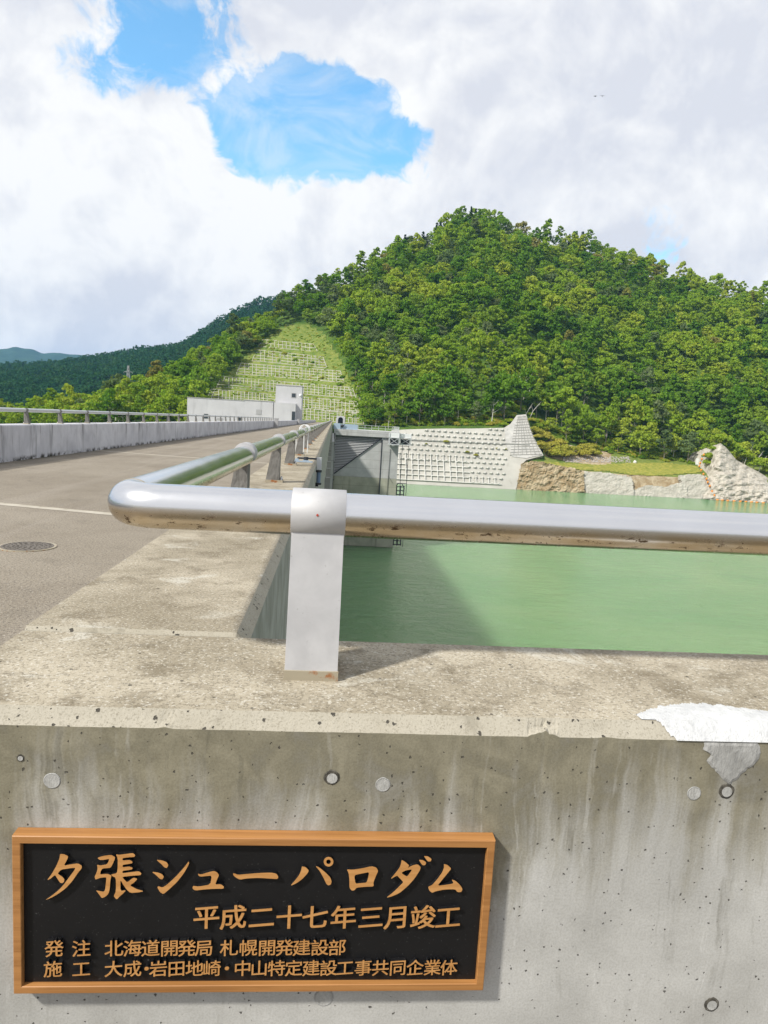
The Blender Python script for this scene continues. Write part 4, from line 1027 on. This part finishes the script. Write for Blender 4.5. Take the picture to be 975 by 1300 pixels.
for n_, (u, v) in enumerate(spots_):
    if n_ < 100:
        if pb is None: pb = block(MB(), Vector()).build('anchor_block', MAT['anchor'], rv); o = pb
        else: o = pb.copy(); COL.objects.link(o)
        o.location = pl(u, v)-A0
    else: block(b, pl(u, v))
if b.v: o = rpart(b, 'anchor_block', MAT['anchor']); o['kind'] = 'stuff'
b = MB(); q = [on_plane(x, y, .25) for x, y in ((641, 545), (649, 538.5), (656.5, 528), (667.5, 527), (675, 552), (688, 577.5), (668, 582), (650, 580), (642, 565))]
b.loft([p-nrm*.5 for p in q], q); rpart(b, 'weathered_strip', MAT['shot_dark'], 'darker weathered concrete strip at the right end')
b = MB()
for t in np.linspace(0, 1, 15): b.bar(on_plane(657-14*t if t < .4 else 651.4-7*(t-.4), 530+48*t, .3), on_plane(667.5+20*t, 529+48*t, .3), .2, .3, up=nrm)
for t in np.linspace(.05, .95, 7): b.bar(on_plane(657+10.5*t, 529, .3), on_plane(650+37*t, 578, .3), .2, .3, up=nrm)
rpart(b, 'joint_line', MAT['shot_line'])
b = MB(); b.bar(on_plane(500, 558, .5), on_plane(672, 565, .5), .45, .5); rpart(b, 'berm_beam', MAT['shot_dark'])
# ------------------------------------------------------------------ bank features to the right
def slab_px(name, pts, Y0, Y1, lab, cat, m, lump=.35, seed=0, fray=1.2):
    """lumpy sheet of rock, earth or concrete lying on the bank inside an outline with frayed edges"""
    ys = [p[1] for p in pts]; xs = [p[0] for p in pts]; y0, y1 = max(ys), min(ys); st = 1.0; b = MB(); ix = {}
    def vert(a, c):
        if (a, c) not in ix:
            x, y = min(xs)+a*st, y1+c*st; t = (y0-y)/(y0-y1)
            n = mn.noise((x*.13, y*.2, seed))+.6*mn.noise((x*.45, y*.6, seed+3))
            ix[(a, c)] = len(b.v); b.v.append(at(x, y, Y0+(Y1-Y0)*t-lump*n))
        return ix[(a, c)]
    for c in range(int((y0-y1)/st)+1):
        for a in range(int((max(xs)-min(xs))/st)+1):
            x, y = min(xs)+(a+.5)*st, y1+(c+.5)*st
            if inside(x+fray*mn.noise((y*.35, x*.1, seed)), y+fray*mn.noise((x*.3, y*.1, seed+9)), pts):
                b.f.append((vert(a, c+1), vert(a+1, c+1), vert(a+1, c), vert(a, c))); b.sm.append(False); b.mi.append(0)
    n = len(b.v); o = sum((Vector(v) for v in b.v), Vector())/n; o.z = min(v[2] for v in b.v)
    edges = {}
    for f in b.f:
        for e in zip(f, f[1:]+f[:1]): edges[tuple(sorted(e))] = edges.get(tuple(sorted(e)), [])+[e]
    b.v = [Vector(v)-o for v in b.v]+[Vector(v)-o+Vector((0, 2.5, -.6)) for v in b.v]
    for k_, e in edges.items():
        if len(e) == 1: i, j = e[0]; b.f.append((j, i, n+i, n+j)); b.sm.append(False); b.mi.append(0)
    b.v = [tuple(v) for v in b.v]
    ob = b.build(name, m); ob.location = o
    return tag(ob, lab, cat)
slab_px('concrete_slab', [(742, 598), (770, 600), (801, 605), (803, 612), (806, 630), (780, 629), (745, 628), (740, 610)], 332.4, 338, 'large pale concrete slab on the bank just right of the brown earth bluff', 'slab', MAT['slab'], seed=1)
slab_px('concrete_slab', [(803, 623), (822, 616), (846, 618), (866, 612), (872, 620), (873, 633), (835, 631.5), (805, 630)], 332.3, 336, 'low broken pale concrete ledge along the waterline between two slabs', 'slab', MAT['slab'], seed=2)
slab_px('concrete_slab', [(863, 603), (888, 602), (897, 605), (904, 620), (909, 636), (885, 635), (872, 633)], 332.6, 338, 'smooth sloping pale concrete slab beside the line of orange floats', 'slab', MAT['slab'], seed=3)
slab_px('earth_bluff', [(664, 588), (680, 585), (705, 590), (728, 595), (741, 599), (743, 628), (700, 626), (655, 623)], 332.2, 339, 'crumbling brown earth bluff above the water at the right end of the revetment', 'bluff', MAT['earth'], seed=4, lump=1.0, fray=2)
def rock():
    """bare rounded outcrop built as a surface bulging out of the bank"""
    b = MB(); nx, ny = 110, 52; xs = np.linspace(893, 1090, nx)
    topy = np.interp(xs, [893, 900, 908, 914, 922, 935, 948, 965, 1000, 1090], [606, 592, 570, 562, 568, 584, 591, 600, 622, 648]); boty = np.interp(xs, [893, 1090], [636.5, 651])
    vs = []
    for j in range(ny):
        v = j/(ny-1)
        for i, x in enumerate(xs):
            y = boty[i]+(topy[i]-boty[i])*v
            Y = 330.5+18*v**1.3-4*math.sin(math.pi*v)*math.sin(math.pi*i/(nx-1))+1.6*mn.noise((x*.11, y*.2, 2))+.6*mn.noise((x*.3, y*.45, 5))+.3*mn.noise((x*.9, y*1.1, 5))
            vs.append(at(x, y, Y))
    o = Vector(vs[nx//2]); b.add([p-o for p in vs], [(j*nx+i, j*nx+i+1, (j+1)*nx+i+1, (j+1)*nx+i) for j in range(ny-1) for i in range(nx-1)])
    vb = [p+Vector((0, 26*(k/1), -6)) for k, p in ((1, vs[(ny-1)*nx+i]) for i in range(nx))]
    b.add([p-o for p in vs[(ny-1)*nx:]]+[p-o for p in vb], [(i, i+1, nx+i+1, nx+i) for i in range(nx-1)], True)
    ob = b.build('rock_outcrop', MAT['rock']); ob.location = o; tag(ob, 'pale bare rock outcrop rising to a point at the right edge by the water', 'rock')
rock()
gr = []
b = MB(); P = {}
LEDGE = [(682, 586), (720, 588), (760, 590), (800, 588), (850, 588), (884, 592), (892, 600), (860, 602), (838, 604), (802, 603), (770, 598), (740, 597), (710, 592)]
for jy in range(24):
    for ix in range(120):
        x, y = 680+ix*2, 584+jy
        if inside(x+1, y+.5, LEDGE):
            q = []
            for a, c in ((x, y+1), (x+2, y+1), (x+2, y), (x, y)):
                if (a, c) not in P:
                    p = ground_px(a, c, .5); P[(a, c)] = p+Vector((0, 0, .25*random.random()))
                q.append(P[(a, c)])
            b.add(q, [(0, 1, 2, 3)], True)
tag(b.build('bank_grass', MAT['grass']), 'yellow-green grass on the flat ledge of the bank', 'grass', kind='stuff')
b = MB()
for i in range(420):
    x = random.uniform(715, 800); y = random.uniform(580, 587)
    p = ground_px(x, y, .2); s = random.uniform(.15, .5); b.sphere(p, s, 6, 4, (1.2, .9, .7))
tag(b.build('rubble', MAT['gravel']), 'grey rubble strewn along the back of the ledge', 'rubble', kind='stuff')
p = ground_px(806, 588, .5); b = MB(); b.sphere((0, 0, .5), 1.0, 10, 7, (1, .8, .95))
b.v = [tuple(Vector(v)+Vector(v).normalized()*.2*mn.noise(Vector(v)*1.7)) for v in b.v]
o = b.build('boulder', MAT['boulder']); o.location = p; tag(o, 'single pale boulder on the yellow-green grass ledge', 'boulder')
p = ground_px(888, 590, .8); st = empty('float_store', p, 'white hut-like block stacked at the top of the line of orange floats', 'hut')
b = MB(); b.box(-1.9, .2, -1, 1, 0, 3.4, bev=.08); b.build('wall', MAT['white_metal'], st)
b = MB(); b.box(.25, 2.3, -.8, 1.2, 1.2, 6.2, bev=.08); b.box(-.1, 2.0, -1.1, .9, 0, 1.19, bev=.08); b.build('upper_block', MAT['white_metal'], st)
# the boom of orange floats: up the bank and out along the water
def cap(): 
    b = MB(); b.tube([(-.62, 0, 0), (-.5, 0, 0), (.5, 0, 0), (.62, 0, 0)], [.22, .42, .42, .22], 10); b.tube([(-.75, 0, 0), (-.62, 0, 0)], .09, 6); b.tube([(.62, 0, 0), (.75, 0, 0)], .09, 6)
    return b
fpts = [(893.5, 577.5), (891, 583), (889, 588), (888, 592), (890, 597), (893, 602), (897, 608), (898.5, 612), (901, 617), (904, 624), (907, 629)]
fwat = [(911, 634.6), (917, 635.0), (924, 635.6), (932, 636.2), (940, 636.6), (947, 637.0), (954, 637.4), (961, 637.9), (969, 638.3), (977, 638.7), (986, 639.2)]
proto = cap().build('boom_float', MAT['orange']); bp = proto
line_pts = []
for i, (x, y) in enumerate(fpts+fwat):
    if i < len(fpts): p = at(x, y, 344-(y-577)*.24)
    else: p = atz(x, y, WATER_Z+.12); 
    if p.y > 331 and i >= len(fpts): p = atz(x, y+1.6, WATER_Z+.12)
    o = bp if i == 0 else bp.copy()
    if i: COL.objects.link(o)
    o.location = p; line_pts.append(p)
    o.rotation_euler = (0, random.uniform(-.2, .2), random.uniform(-.3, .3)) if i >= len(fpts) else (0, R(60), R(70))
    tag(o, 'orange float of the boom climbing the bank beside the white hut' if i < len(fpts) else 'orange float of the boom lying on the water below the rock outcrop', 'float', 'orange floats of the boom on the bank' if i < len(fpts) else 'orange floats of the boom on the water')
b = MB(); b.tube([p+Vector((0, .1, 0)) for p in line_pts], .06, 5); tag(b.build('boom_rope', MAT['dark_steel']), 'thin dark rope threading the orange floats', 'rope')
# pylon on the far slope
pg = empty('power_pylon', at(162.5, 512, 640)-Vector((0, 0, 4)), 'slender steel lattice power pylon standing among the trees at the left', 'pylon')
b = MB(); H = 37.0; hw = lambda z: 2.6*(1-z/H)+.45
lv = list(np.linspace(0, H, 13))
for sx in (-1, 1):
    for sy in (-1, 1): b.bar((sx*hw(0), sy*hw(0), 0), (sx*hw(H), sy*hw(H), H), .42)
for a, c in zip(lv, lv[1:]):
    for sy in (-1, 1):
        b.bar((-hw(a), sy*hw(a), a), (hw(c), sy*hw(c), c), .26); b.bar((hw(a), sy*hw(a), a), (-hw(c), sy*hw(c), c), .26)
    for sx in (-1, 1): b.bar((sx*hw(a), -hw(a), a), (sx*hw(c), hw(c), c), .26)
b.build('lattice', MAT['slat'], pg)
for z, w in ((H-13.5, 4.6), (H-5.5, 3.8)):
    b = MB(); 
    for s in (-1, 1): b.bar((0, 0, z+.9), (s*w, 0, z), .3); b.bar((0, 0, z-.3), (s*w, 0, z), .3); b.tube([(s*w, 0, z), (s*w, 0, z-1.5)], .14, 6)
    b.build('cross_arm', MAT['slat'], pg)
# two birds
for i, (x, y, rz) in enumerate(((755.5, 122.3, .3), (764.5, 122.0, .9))):
    p = at(x, y, 160); b = MB(); b.tube([(-.22, 0, 0), (-.1, 0, .02), (.12, 0, .03), (.25, 0, .03), (.31, 0, .02)], [.02, .07, .08, .05, .012], 8)
    for s in (-1, 1): b.loft([(-.02, 0, .03), (.14, 0, .03), (.10, s*.28, .15), (-.02, s*.28, .15)], [(-.02, 0, .045), (.14, 0, .045), (.10, s*.28, .165), (-.02, s*.28, .165)]); b.loft([(-.02, s*.28, .15), (.10, s*.28, .15), (-.06, s*.62, .10), (-.12, s*.62, .10)], [(-.02, s*.28, .165), (.10, s*.28, .165), (-.06, s*.62, .108), (-.12, s*.62, .108)])
    b.loft([(-.40, -.07, .0), (-.40, .07, .0), (-.2, .03, 0), (-.2, -.03, 0)], [(-.40, -.07, .012), (-.40, .07, .012), (-.2, .03, .02), (-.2, -.03, .02)])
    o = b.build('bird', MAT['bird']); o.location = p; o.rotation_euler = (.25, -.1, rz)
    tag(o, ('left one of two tiny dark birds in the cloudy sky' if i == 0 else 'right one of two tiny dark birds in the cloudy sky'), 'bird')
# ------------------------------------------------------------------ trees
def crown_pts(lobes, nleaf, R0, H, leaf, seed, shape='broad'):
    """leaf quads on the skins of many small lobes; returns verts (4n,3) of unit tree standing on z=0"""
    g = np.random.default_rng(seed); V = []
    def leaves(c, r, n, flat=.8):
        d = g.normal(size=(n, 3)); d /= np.linalg.norm(d, axis=1)[:, None]
        d[:, 2] = np.where(d[:, 2] < -.35, -d[:, 2]*.6, d[:, 2]); d /= np.linalg.norm(d, axis=1)[:, None]
        p = c+d*r*np.array([1, 1, flat])*g.uniform(.72, 1.08, (n, 1))
        nn = d+g.normal(size=(n, 3))*.75+np.array([0, 0, .25]); nn /= np.linalg.norm(nn, axis=1)[:, None]
        t = np.cross(nn, g.normal(size=(n, 3))); t /= np.linalg.norm(t, axis=1)[:, None]; bb = np.cross(nn, t)
        s = leaf*g.uniform(.6, 1.35, (n, 1)); e = g.uniform(.55, 1, (n, 1))
        q = np.stack([p-t*s, p-bb*s*e, p+t*s, p+bb*s*e], 1); return q.reshape(-1, 3)
    if shape == 'broad':
        base = H*.34
        for i in range(lobes):
            z = g.uniform(0, 1)**.8; a = i*2.4+g.uniform(-.5, .5)
            prof = math.sin(math.pi*(.16+.80*z))**.75
            rr = R0*prof*g.uniform(.4, 1.1); r_ = R0*g.choice([g.uniform(.14, .26), g.uniform(.24, .42)])
            c = np.array([rr*math.cos(a), rr*math.sin(a), base+(H-base-r_*.6)*z])
            V.append(leaves(c, r_, int(nleaf*(r_/R0/.35)**2), g.uniform(.5, .85)))
        V.append(leaves(np.array([0, 0, H*.62]), R0*.55, nleaf))
    elif shape == 'conifer':
        for z in np.linspace(.14, 1, lobes):
            rr = R0*(1.04-z)**.85
            for a in np.arange(0, 6.28, 6.28/7)+g.uniform(0, 6):
                n = max(4, int(nleaf*(1.1-z))); t = g.uniform(.1, 1, n)
                p = np.stack([np.cos(a)*rr*t, np.sin(a)*rr*t, H*z-.35*rr*t], 1)+g.normal(size=(n, 3))*.07*R0
                nn = np.array([0, 0, 1.])+g.normal(size=(n, 3))*.35+np.stack([np.cos(a)*np.ones(n), np.sin(a)*np.ones(n), np.zeros(n)], 1)*.5; nn /= np.linalg.norm(nn, axis=1)[:, None]
                tt = np.cross(nn, g.normal(size=(n, 3))); tt /= np.linalg.norm(tt, axis=1)[:, None]; bb = np.cross(nn, tt); s = leaf*g.uniform(.6, 1.2, (n, 1))
                V.append(np.stack([p-tt*s, p-bb*s*.6, p+tt*s, p+bb*s*.6], 1).reshape(-1, 3))
    elif shape == 'bush':
        for i in range(lobes):
            a = i*2.4; rr = R0*math.sqrt((i+.5)/lobes)*.8; r_ = R0*g.uniform(.28, .42)
            V.append(leaves(np.array([rr*math.cos(a), rr*math.sin(a), H*.35*(1.3-rr/R0)]), r_, nleaf, .9))
    return np.concatenate(V)
def quads(V): return np.arange(len(V)).reshape(-1, 4)
def trunk_mb(H, r0, seed, lean=.05):
    g = random.Random(seed); b = MB(); top = H*.72
    pts = [(lean*H*.4*(t**2)*g.uniform(.6, 1.4), .05*H*math.sin(t*2+seed)*t, top*t) for t in (0, .2, .45, .7, 1)]
    b.tube(pts, [r0*1.35, r0, r0*.85, r0*.6, r0*.2], 7)
    for i in range(6):
        t = g.uniform(.35, .85); a = g.uniform(0, 6.28); L = H*g.uniform(.16, .30); z = top*t; k = pts[2] if t < .6 else pts[3]
        b.tube([(k[0]*.8, k[1]*.8, z), (k[0]+math.cos(a)*L*.5, k[1]+math.sin(a)*L*.5, z+L*.35), (k[0]+math.cos(a)*L, k[1]+math.sin(a)*L, z+L*.8)], [r0*.45, r0*.3, r0*.1], 5)
    return b
TR = 5.9; TH = 13.5
BROAD = [crown_pts(30, 50, TR*(1, .72, .9)[i % 3]*(.9+.2*random.random()), TH*(.92, 1.2, 1.02)[i % 3]*(.95+.15*random.random()), .52, 100+i) for i in range(9)]
CONIF = [crown_pts(13, 13, 3.3, 13.0, .62, 300+i, 'conifer') for i in range(3)]
BUSH = [crown_pts(14, 50, 2.2, 2.8, .26, 400+i, 'bush') for i in range(4)]
def full_tree(crown, H, leaf, bark, i):
    tb = trunk_mb(H, .2, i); nv = len(tb.v); me = bpy.data.meshes.new('broadleaf_tree')
    V = np.concatenate([crown, np.array(tb.v)]); q = quads(crown)
    me.from_pydata(V.tolist(), [], q.tolist()+[tuple(a+len(crown) for a in f) for f in tb.f])
    me.materials.append(leaf); me.materials.append(bark)
    me.polygons.foreach_set('material_index', [0]*len(q)+[1]*len(tb.f))
    t = np.zeros(len(V), np.float32); t[:len(crown)] = np.repeat(np.random.default_rng(i).uniform(0, .25, len(q)), 4)
    a = me.attributes.new('tint', 'FLOAT', 'POINT'); a.data.foreach_set('value', t); me.update()
    return me
KIND = {'deep': ('leaf_deep', 'deep green broadleaf tree on the lower part of the wooded hill', 'deep green broadleaf trees of the lower hillside'),
        'light': ('leaf_light', 'bright yellow-green broadleaf tree among darker ones on the hill', 'bright yellow-green broadleaf trees of the hillside'),
        'tan': ('leaf_tan', 'tree with leaves turning tan or yellow among green ones on the hill', 'trees with leaves turning on the hillside'),
        'grey': ('leaf_grey', 'dull grey-green feathery tree on the wooded hill', 'dull grey-green trees of the hillside')}
MESH = {k: [full_tree(BROAD[i], TH, MAT[v[0]], MAT['pale_bark'] if (i+j) % 3 == 0 else MAT['bark'], i+10*j) for i in range(9)] for j, (k, v) in enumerate(KIND.items())}
# candidate places over the hill
NOGO = [CUT, [(486, 600), (497, 541), (640, 540), (648, 533), (655, 525), (668, 523), (680, 536), (700, 560), (740, 568), (785, 578), (830, 584), (884, 590), (905, 606), (914, 566), (935, 588), (965, 604), (1040, 640), (1040, 700), (480, 700)]]
cand = []
j3 = int(np.argmin(abs(HR-3))); j4 = int(np.argmin(abs(HR-4))); j5 = len(HR)-1
gr_ = np.random.default_rng(3)
for _ in range(42000):
    j = gr_.uniform(j3-3, j4+2.2); i = gr_.uniform(0, nu-1.001); a, c = int(j), int(i); fj, fi = j-a, i-c
    p = HG[a, c]*(1-fj)*(1-fi)+HG[a+1, c]*fj*(1-fi)+HG[a, c+1]*(1-fj)*fi+HG[min(a+1, j5), c+1]*fj*fi
    if i < nu*.12 and gr_.random() < .5: continue
    cand.append(p)
cell = {}; spots = []
def nogo(p):
    x, y = px(p)
    if any(inside(x, y, q) for q in NOGO): return True
    if 238 < x < 460 and p[1] < 392: return True
    if -14 < p[0] < 6 and p[1] < 385: return True
    return p[1] < 352
for p in cand:
    d = 7.4+ (p[1]-360)*.004
    k = (int(p[0]//7), int(p[1]//7)); ok = True
    for a in (-1, 0, 1):
        for c in (-1, 0, 1):
            for q in cell.get((k[0]+a, k[1]+c), []):
                if (q[0]-p[0])**2+(q[1]-p[1])**2 < (d*.84)**2: ok = False
    if ok and not nogo(p): cell.setdefault(k, []).append(p); spots.append(p)
def visible(p, h=7):                             # could the camera see the crown at all
    q = Vector(p)+Vector((0, 0, h)); x, y = px(q)
    if not (-30 < x < 1010): return False
    d = (q-EYE); hit = BV.ray_cast(EYE, d.normalized(), d.length-8)
    return hit[0] is None
vis = [p for p in spots if visible(p)]
hid = [p for p in spots if not visible(p)]
vis.sort(key=lambda p: (p[0]**2+p[1]**2))
def kind_at(p):
    n = mn.noise((p[0]*.02, p[1]*.02, 4))+.35*mn.noise((p[0]*.09, p[1]*.09, 9)); r_ = gr_.random()
    x, y = px(p)
    if r_ < .018: return 'tan'
    if r_ < .07 or (x < 500 and 380 < y < 470 and r_ < .2): return 'grey'
    return 'light' if (n+r_*.5 > .30 or (x < 250 and r_ > .35)) else 'deep'
n_ind = 0
first_row = 0
for idx, p in enumerate(vis[:290]):
    k = kind_at(p); i = int(gr_.integers(9)); s = float(gr_.choice([gr_.uniform(.62, .85), gr_.uniform(.85, 1.15), gr_.uniform(1.1, 1.42)])); x, y = px(p)
    if x < 250: s *= .9
    loc = Vector((p[0], p[1], p[2]-.4))
    me = MESH[k][i]
    if idx < 60:                                 # nearest ones: trunk and crown apart
        t = empty('broadleaf_tree', loc, KIND[k][1], 'tree', KIND[k][2]); key = ('parts', k, i)
        if key not in MAT:
            cm = npmesh('crown', BROAD[i], quads(BROAD[i]), [MAT[KIND[k][0]]], tint=np.repeat(np.random.default_rng(i).uniform(0, .25, len(BROAD[i])//4), 4))
            tm = trunk_mb(TH, .17, i); o = tm.build('trunk', MAT['pale_bark'] if i % 2 == 0 else MAT['bark'], t); MAT[key] = (cm, o.data)
        else: o = link('trunk', MAT[key][1], t)
        link('crown', MAT[key][0], t)
        t.rotation_euler.z = float(gr_.uniform(0, 6.28)); t.scale = (s, s, s*float(gr_.uniform(.95, 1.25)))
    else:
        t = link('broadleaf_tree', me, None, loc); tag(t, KIND[k][1], 'tree', KIND[k][2])
        t.rotation_euler.z = float(gr_.uniform(0, 6.28)); t.scale = (s, s, s*float(gr_.uniform(.95, 1.25)))
def scatter(name, places, variants, mats, label, cat, smin, smax, kinds=None, zs=(.95, 1.25)):
    """many trees as one mesh: the far part of a wood"""
    Vs, MI, T = [], [], []
    for p in places:
        i = int(gr_.integers(len(variants))); V = variants[i]; a = gr_.uniform(0, 6.28); s = gr_.uniform(smin, smax); ca, sa = math.cos(a)*s, math.sin(a)*s
        W_ = np.empty_like(V); W_[:, 0] = V[:, 0]*ca-V[:, 1]*sa+p[0]; W_[:, 1] = V[:, 0]*sa+V[:, 1]*ca+p[1]; W_[:, 2] = V[:, 2]*s*gr_.uniform(*zs)+p[2]-.4
        Vs.append(W_); MI.append(np.full(len(V)//4, kinds(p) if kinds else 0)); T.append(np.repeat(gr_.uniform(0, .15, len(V)//4), 4)+gr_.uniform(0, .85))
    V = np.concatenate(Vs); me = npmesh(name, V, quads(V), mats, mi=np.concatenate(MI), tint=np.concatenate(T))
    return tag(link(name, me), label, cat, kind='stuff')
KI = {'deep': 0, 'light': 1, 'tan': 2, 'grey': 3}
rest = vis[290:]+[p for p in hid if px(p)[0] > -200][::2]
scatter('forest', rest, BROAD, [MAT['leaf_deep'], MAT['leaf_light'], MAT['leaf_tan'], MAT['leaf_grey']], 'dense mixed green forest covering the upper slopes of the hill', 'forest', .62, 1.38, lambda p: KI[kind_at(p)])
# conifers along the ridge
cf = None
for x, y, s in ((536, 316, 1), (541, 308, .8), (553, 300, 1.1), (558, 292, 1.0), (566, 285, .9), (584, 279, .8), (597, 279, 1.0), (603, 281, .9), (621, 287, .7), (505, 326, 1.15), (513, 322, 1.1), (722, 310, .75), (728, 310, .7), (738, 311, .95), (872, 364, .9), (936, 374, .8)):
    hit = None
    for dy in range(0, 40):
        hit = ground_px(x, y+dy)
        if hit is not None: break
    if hit is None: continue
    i = int(gr_.integers(3)); key = ('conifer', i)
    if key not in MAT: MAT[key] = npmesh('conifer_tree', CONIF[i], quads(CONIF[i]), [MAT['leaf_conifer']], tint=np.repeat(np.random.default_rng(i).uniform(0, .3, len(CONIF[i])//4), 4))
    o = link('conifer_tree', MAT[key], None, hit-Vector((0, 0, 1))); o.scale = (s*1.5, s*1.5, s*1.35); o.rotation_euler.z = x
    tag(o, 'dark pointed conifer standing out on the ridge line of the hill', 'tree', 'dark conifers on the ridge line')
# bushes: yellowish shrubs by the revetment, dark ones between
def shrub(x, y, s, m, lab, grp=None, sz=1, lift=.6):
    p = at(x, y, 351) if x > 890 else ground_px(x, y, lift)
    if p is None: return
    i = int(gr_.integers(4)); key = ('bush', m, i)
    if key not in MAT: MAT[key] = npmesh('shrub', BUSH[i], quads(BUSH[i]), [MAT[m]], tint=np.repeat(np.random.default_rng(i).uniform(0, .4, len(BUSH[i])//4), 4))
    o = link('shrub', MAT[key], None, p+Vector((0, -.6, .25))); o.scale = (s, s, s*sz); o.rotation_euler.z = float(gr_.uniform(0, 6)); tag(o, lab, 'shrub', grp)
YB = 'yellow-green shrub in the thicket to the right of the revetment'
for x, y in ((680, 552), (688, 558), (686, 568), (696, 560), (700, 568), (708, 566), (697, 576), (707, 575), (716, 573), (722, 579), (714, 580), (726, 574), (690, 572), (703, 580), (742, 572), (748, 576), (755, 578), (739, 579), (750, 570)):
    shrub(x, y, random.uniform(1.6, 2.2), 'leaf_bush', YB, 'yellow-green shrubs right of the revetment')
for x, y in ((724, 550), (729, 557), (735, 563), (730, 545), (737, 556)): shrub(x, y, random.uniform(1.2, 1.6), 'leaf_deep', 'dark green shrub between the yellow-green shrubs', 'dark shrubs on the bare slope')
for x, y in ((566, 562), (541, 564), (593, 575), (604, 579), (631, 570), (642, 571), (514, 563)):
    p = on_plane(x, y, .2); i = int(gr_.integers(4)); key = ('bush', 'leaf_bush', i)
    if key in MAT:
        o = link('shrub', MAT[key], None, p); s = random.uniform(.3, .75); o.scale = (s, s, s); tag(o, 'small weed tuft growing on the white revetment', 'weed', 'weed tufts on the revetment')
for x, y in ((672, 535), (675, 546), (679, 556), (684, 566)):
    p = on_plane(x+3, y, .3); o = link('shrub', MAT[('bush', 'leaf_bush', 0)] if ('bush', 'leaf_bush', 0) in MAT else MAT[[q for q in MAT if isinstance(q, tuple) and q[0] == 'bush'][0]], None, p); o.scale = (1.1, 1.1, 1.0); tag(o, 'leafy shrub overhanging the right edge of the weathered revetment strip', 'shrub', 'shrubs over the strip edge')
for x, y in ((674, 528), (678, 536), (682, 543), (684, 550), (690, 560), (650, 531), (646, 537), (640, 541)): shrub(x, y, random.uniform(.8, 1.3), 'leaf_light', 'bright green shrub along the upper edge of the revetment strip', 'shrubs along the revetment strip')
for x, y in ((898, 590), (899, 582), (904, 572), (925, 566), (935, 575), (948, 582), (958, 588), (968, 590), (930, 570), (942, 580), (955, 592), (975, 600), (985, 606), (920, 562), (912, 560)): shrub(x, y, random.uniform(1.0, 1.9), 'leaf_light', 'green shrub crowding the top edge of the pale rock outcrop', 'shrubs behind the rock outcrop', 1.1)
und = []
for _ in range(5200):
    x = gr_.uniform(225, 975)
    yb0 = np.interp(x, [225, 262, 262.1, 455, 456, 497, 640, 655, 690, 760, 830, 900, 905, 935, 975], [520, 500, 412, 500, 532, 541, 540, 526, 553, 570, 582, 588, 570, 582, 590])
    y = yb0+gr_.uniform(-16, 3)
    if inside(x, y, CUT) and gr_.random() > .10: continue
    if any(inside(x, y, q) for q in NOGO[1:]): continue
    p = ground_px(x, y)
    if p is not None and p[1] > 352: und.append(p)
scatter('undergrowth', und[:900], BUSH, [MAT['leaf_light'], MAT['leaf_deep'], MAT['leaf_bush']], 'tangled green undergrowth along the lower edge of the wood', 'undergrowth', .5, 1.15, lambda p: int(gr_.choice([0, 0, 0, 1, 2])))
wd = []
for _ in range(2600):
    x, y = gr_.uniform(262, 456), gr_.uniform(413, 530)
    if inside(x, y, CUT) and (y < 445 or gr_.random() < .42 or x > 425 or mn.noise((x*.05, y*.08, 2)) > .2):
        p = ground_px(x, y, .5)
        if p is not None: wd.append(p)
scatter('slope_weeds', wd, BUSH, [MAT['leaf_light'], MAT['leaf_deep'], MAT['leaf_bush']], 'scrub creeping over the lattice slope', 'scrub', .15, .5, lambda p: int(gr_.choice([0, 0, 2])))
# bleached dead trunks at the edge of the wood
for x, y, lx, h in ((664, 535, 4.5, 10), (672, 530, 6, 9), (452, 505, .6, 9), (457, 505, -.4, 9.5), (944, 590, 4, 10), (955, 596, 5, 10), (962, 600, 4, 9)):
    p = ground_px(x, y, 3) or at(x, y, 360); b = MB()
    b.tube([(0, 0, -1), (lx*.3, 0, h*.4), (lx*.7, .3, h*.75), (lx, .2, h)], [.2, .16, .11, .04], 6); b.tube([(lx*.3, 0, h*.4), (lx*.3-1.2, 0, h*.75)], [.1, .03], 5); b.tube([(lx*.6, .2, h*.68), (lx*.6+1.8, 0, h*.85)], [.08, .03], 5)
    o = b.build('bare_tree', MAT['pale_bark']); o.location = p
    tag(o, 'bleached leafless trunk leaning at the lower edge of the wood', 'tree', 'bleached leafless trunks')
# distant woods on the far hill
fs_ = []
for _ in range(9000):
    j = gr_.uniform(8, 37.5); i = gr_.uniform(12, 135); a, c = int(j), int(i); fj, fi = j-a, i-c
    p = FG[a, c]*(1-fj)*(1-fi)+FG[a+1, c]*fj*(1-fi)+FG[a, c+1]*(1-fj)*fi+FG[a+1, c+1]*fj*fi
    fs_.append(p)
cell = {}; keep = []
for p in fs_:
    k = (int(p[0]//9), int(p[1]//9))
    if k not in cell: cell[k] = 1; keep.append(p)
LOW = [crown_pts(9, 13, 6.0, 13.0, 1.1, 500+i) for i in range(5)]
scatter('distant_forest', keep[:5200], LOW, [MAT['leaf_far']], 'dark forest over the far hills at the left', 'forest', .8, 1.3)
# ------------------------------------------------------------------ air
def haze():
    b = MB(); b.box(-5200, 5200, -300, 7200, -63, 520); 
    m = bpy.data.materials.new('haze'); m.use_nodes = True; k = N(m.node_tree); k.n.clear()
    v = k.node('ShaderNodeVolumePrincipled'); v.inputs['Color'].default_value = (.28, .58, 1.0, 1); v.inputs['Density'].default_value = HAZE; v.inputs['Anisotropy'].default_value = .0
    k.l.new(v.outputs[0], k.node('ShaderNodeOutputMaterial').inputs['Volume'])
    tag(b.build('haze', m), 'thin blue summer air between the dam and the far hills', 'haze', kind='stuff')
HAZE = .00007
haze()
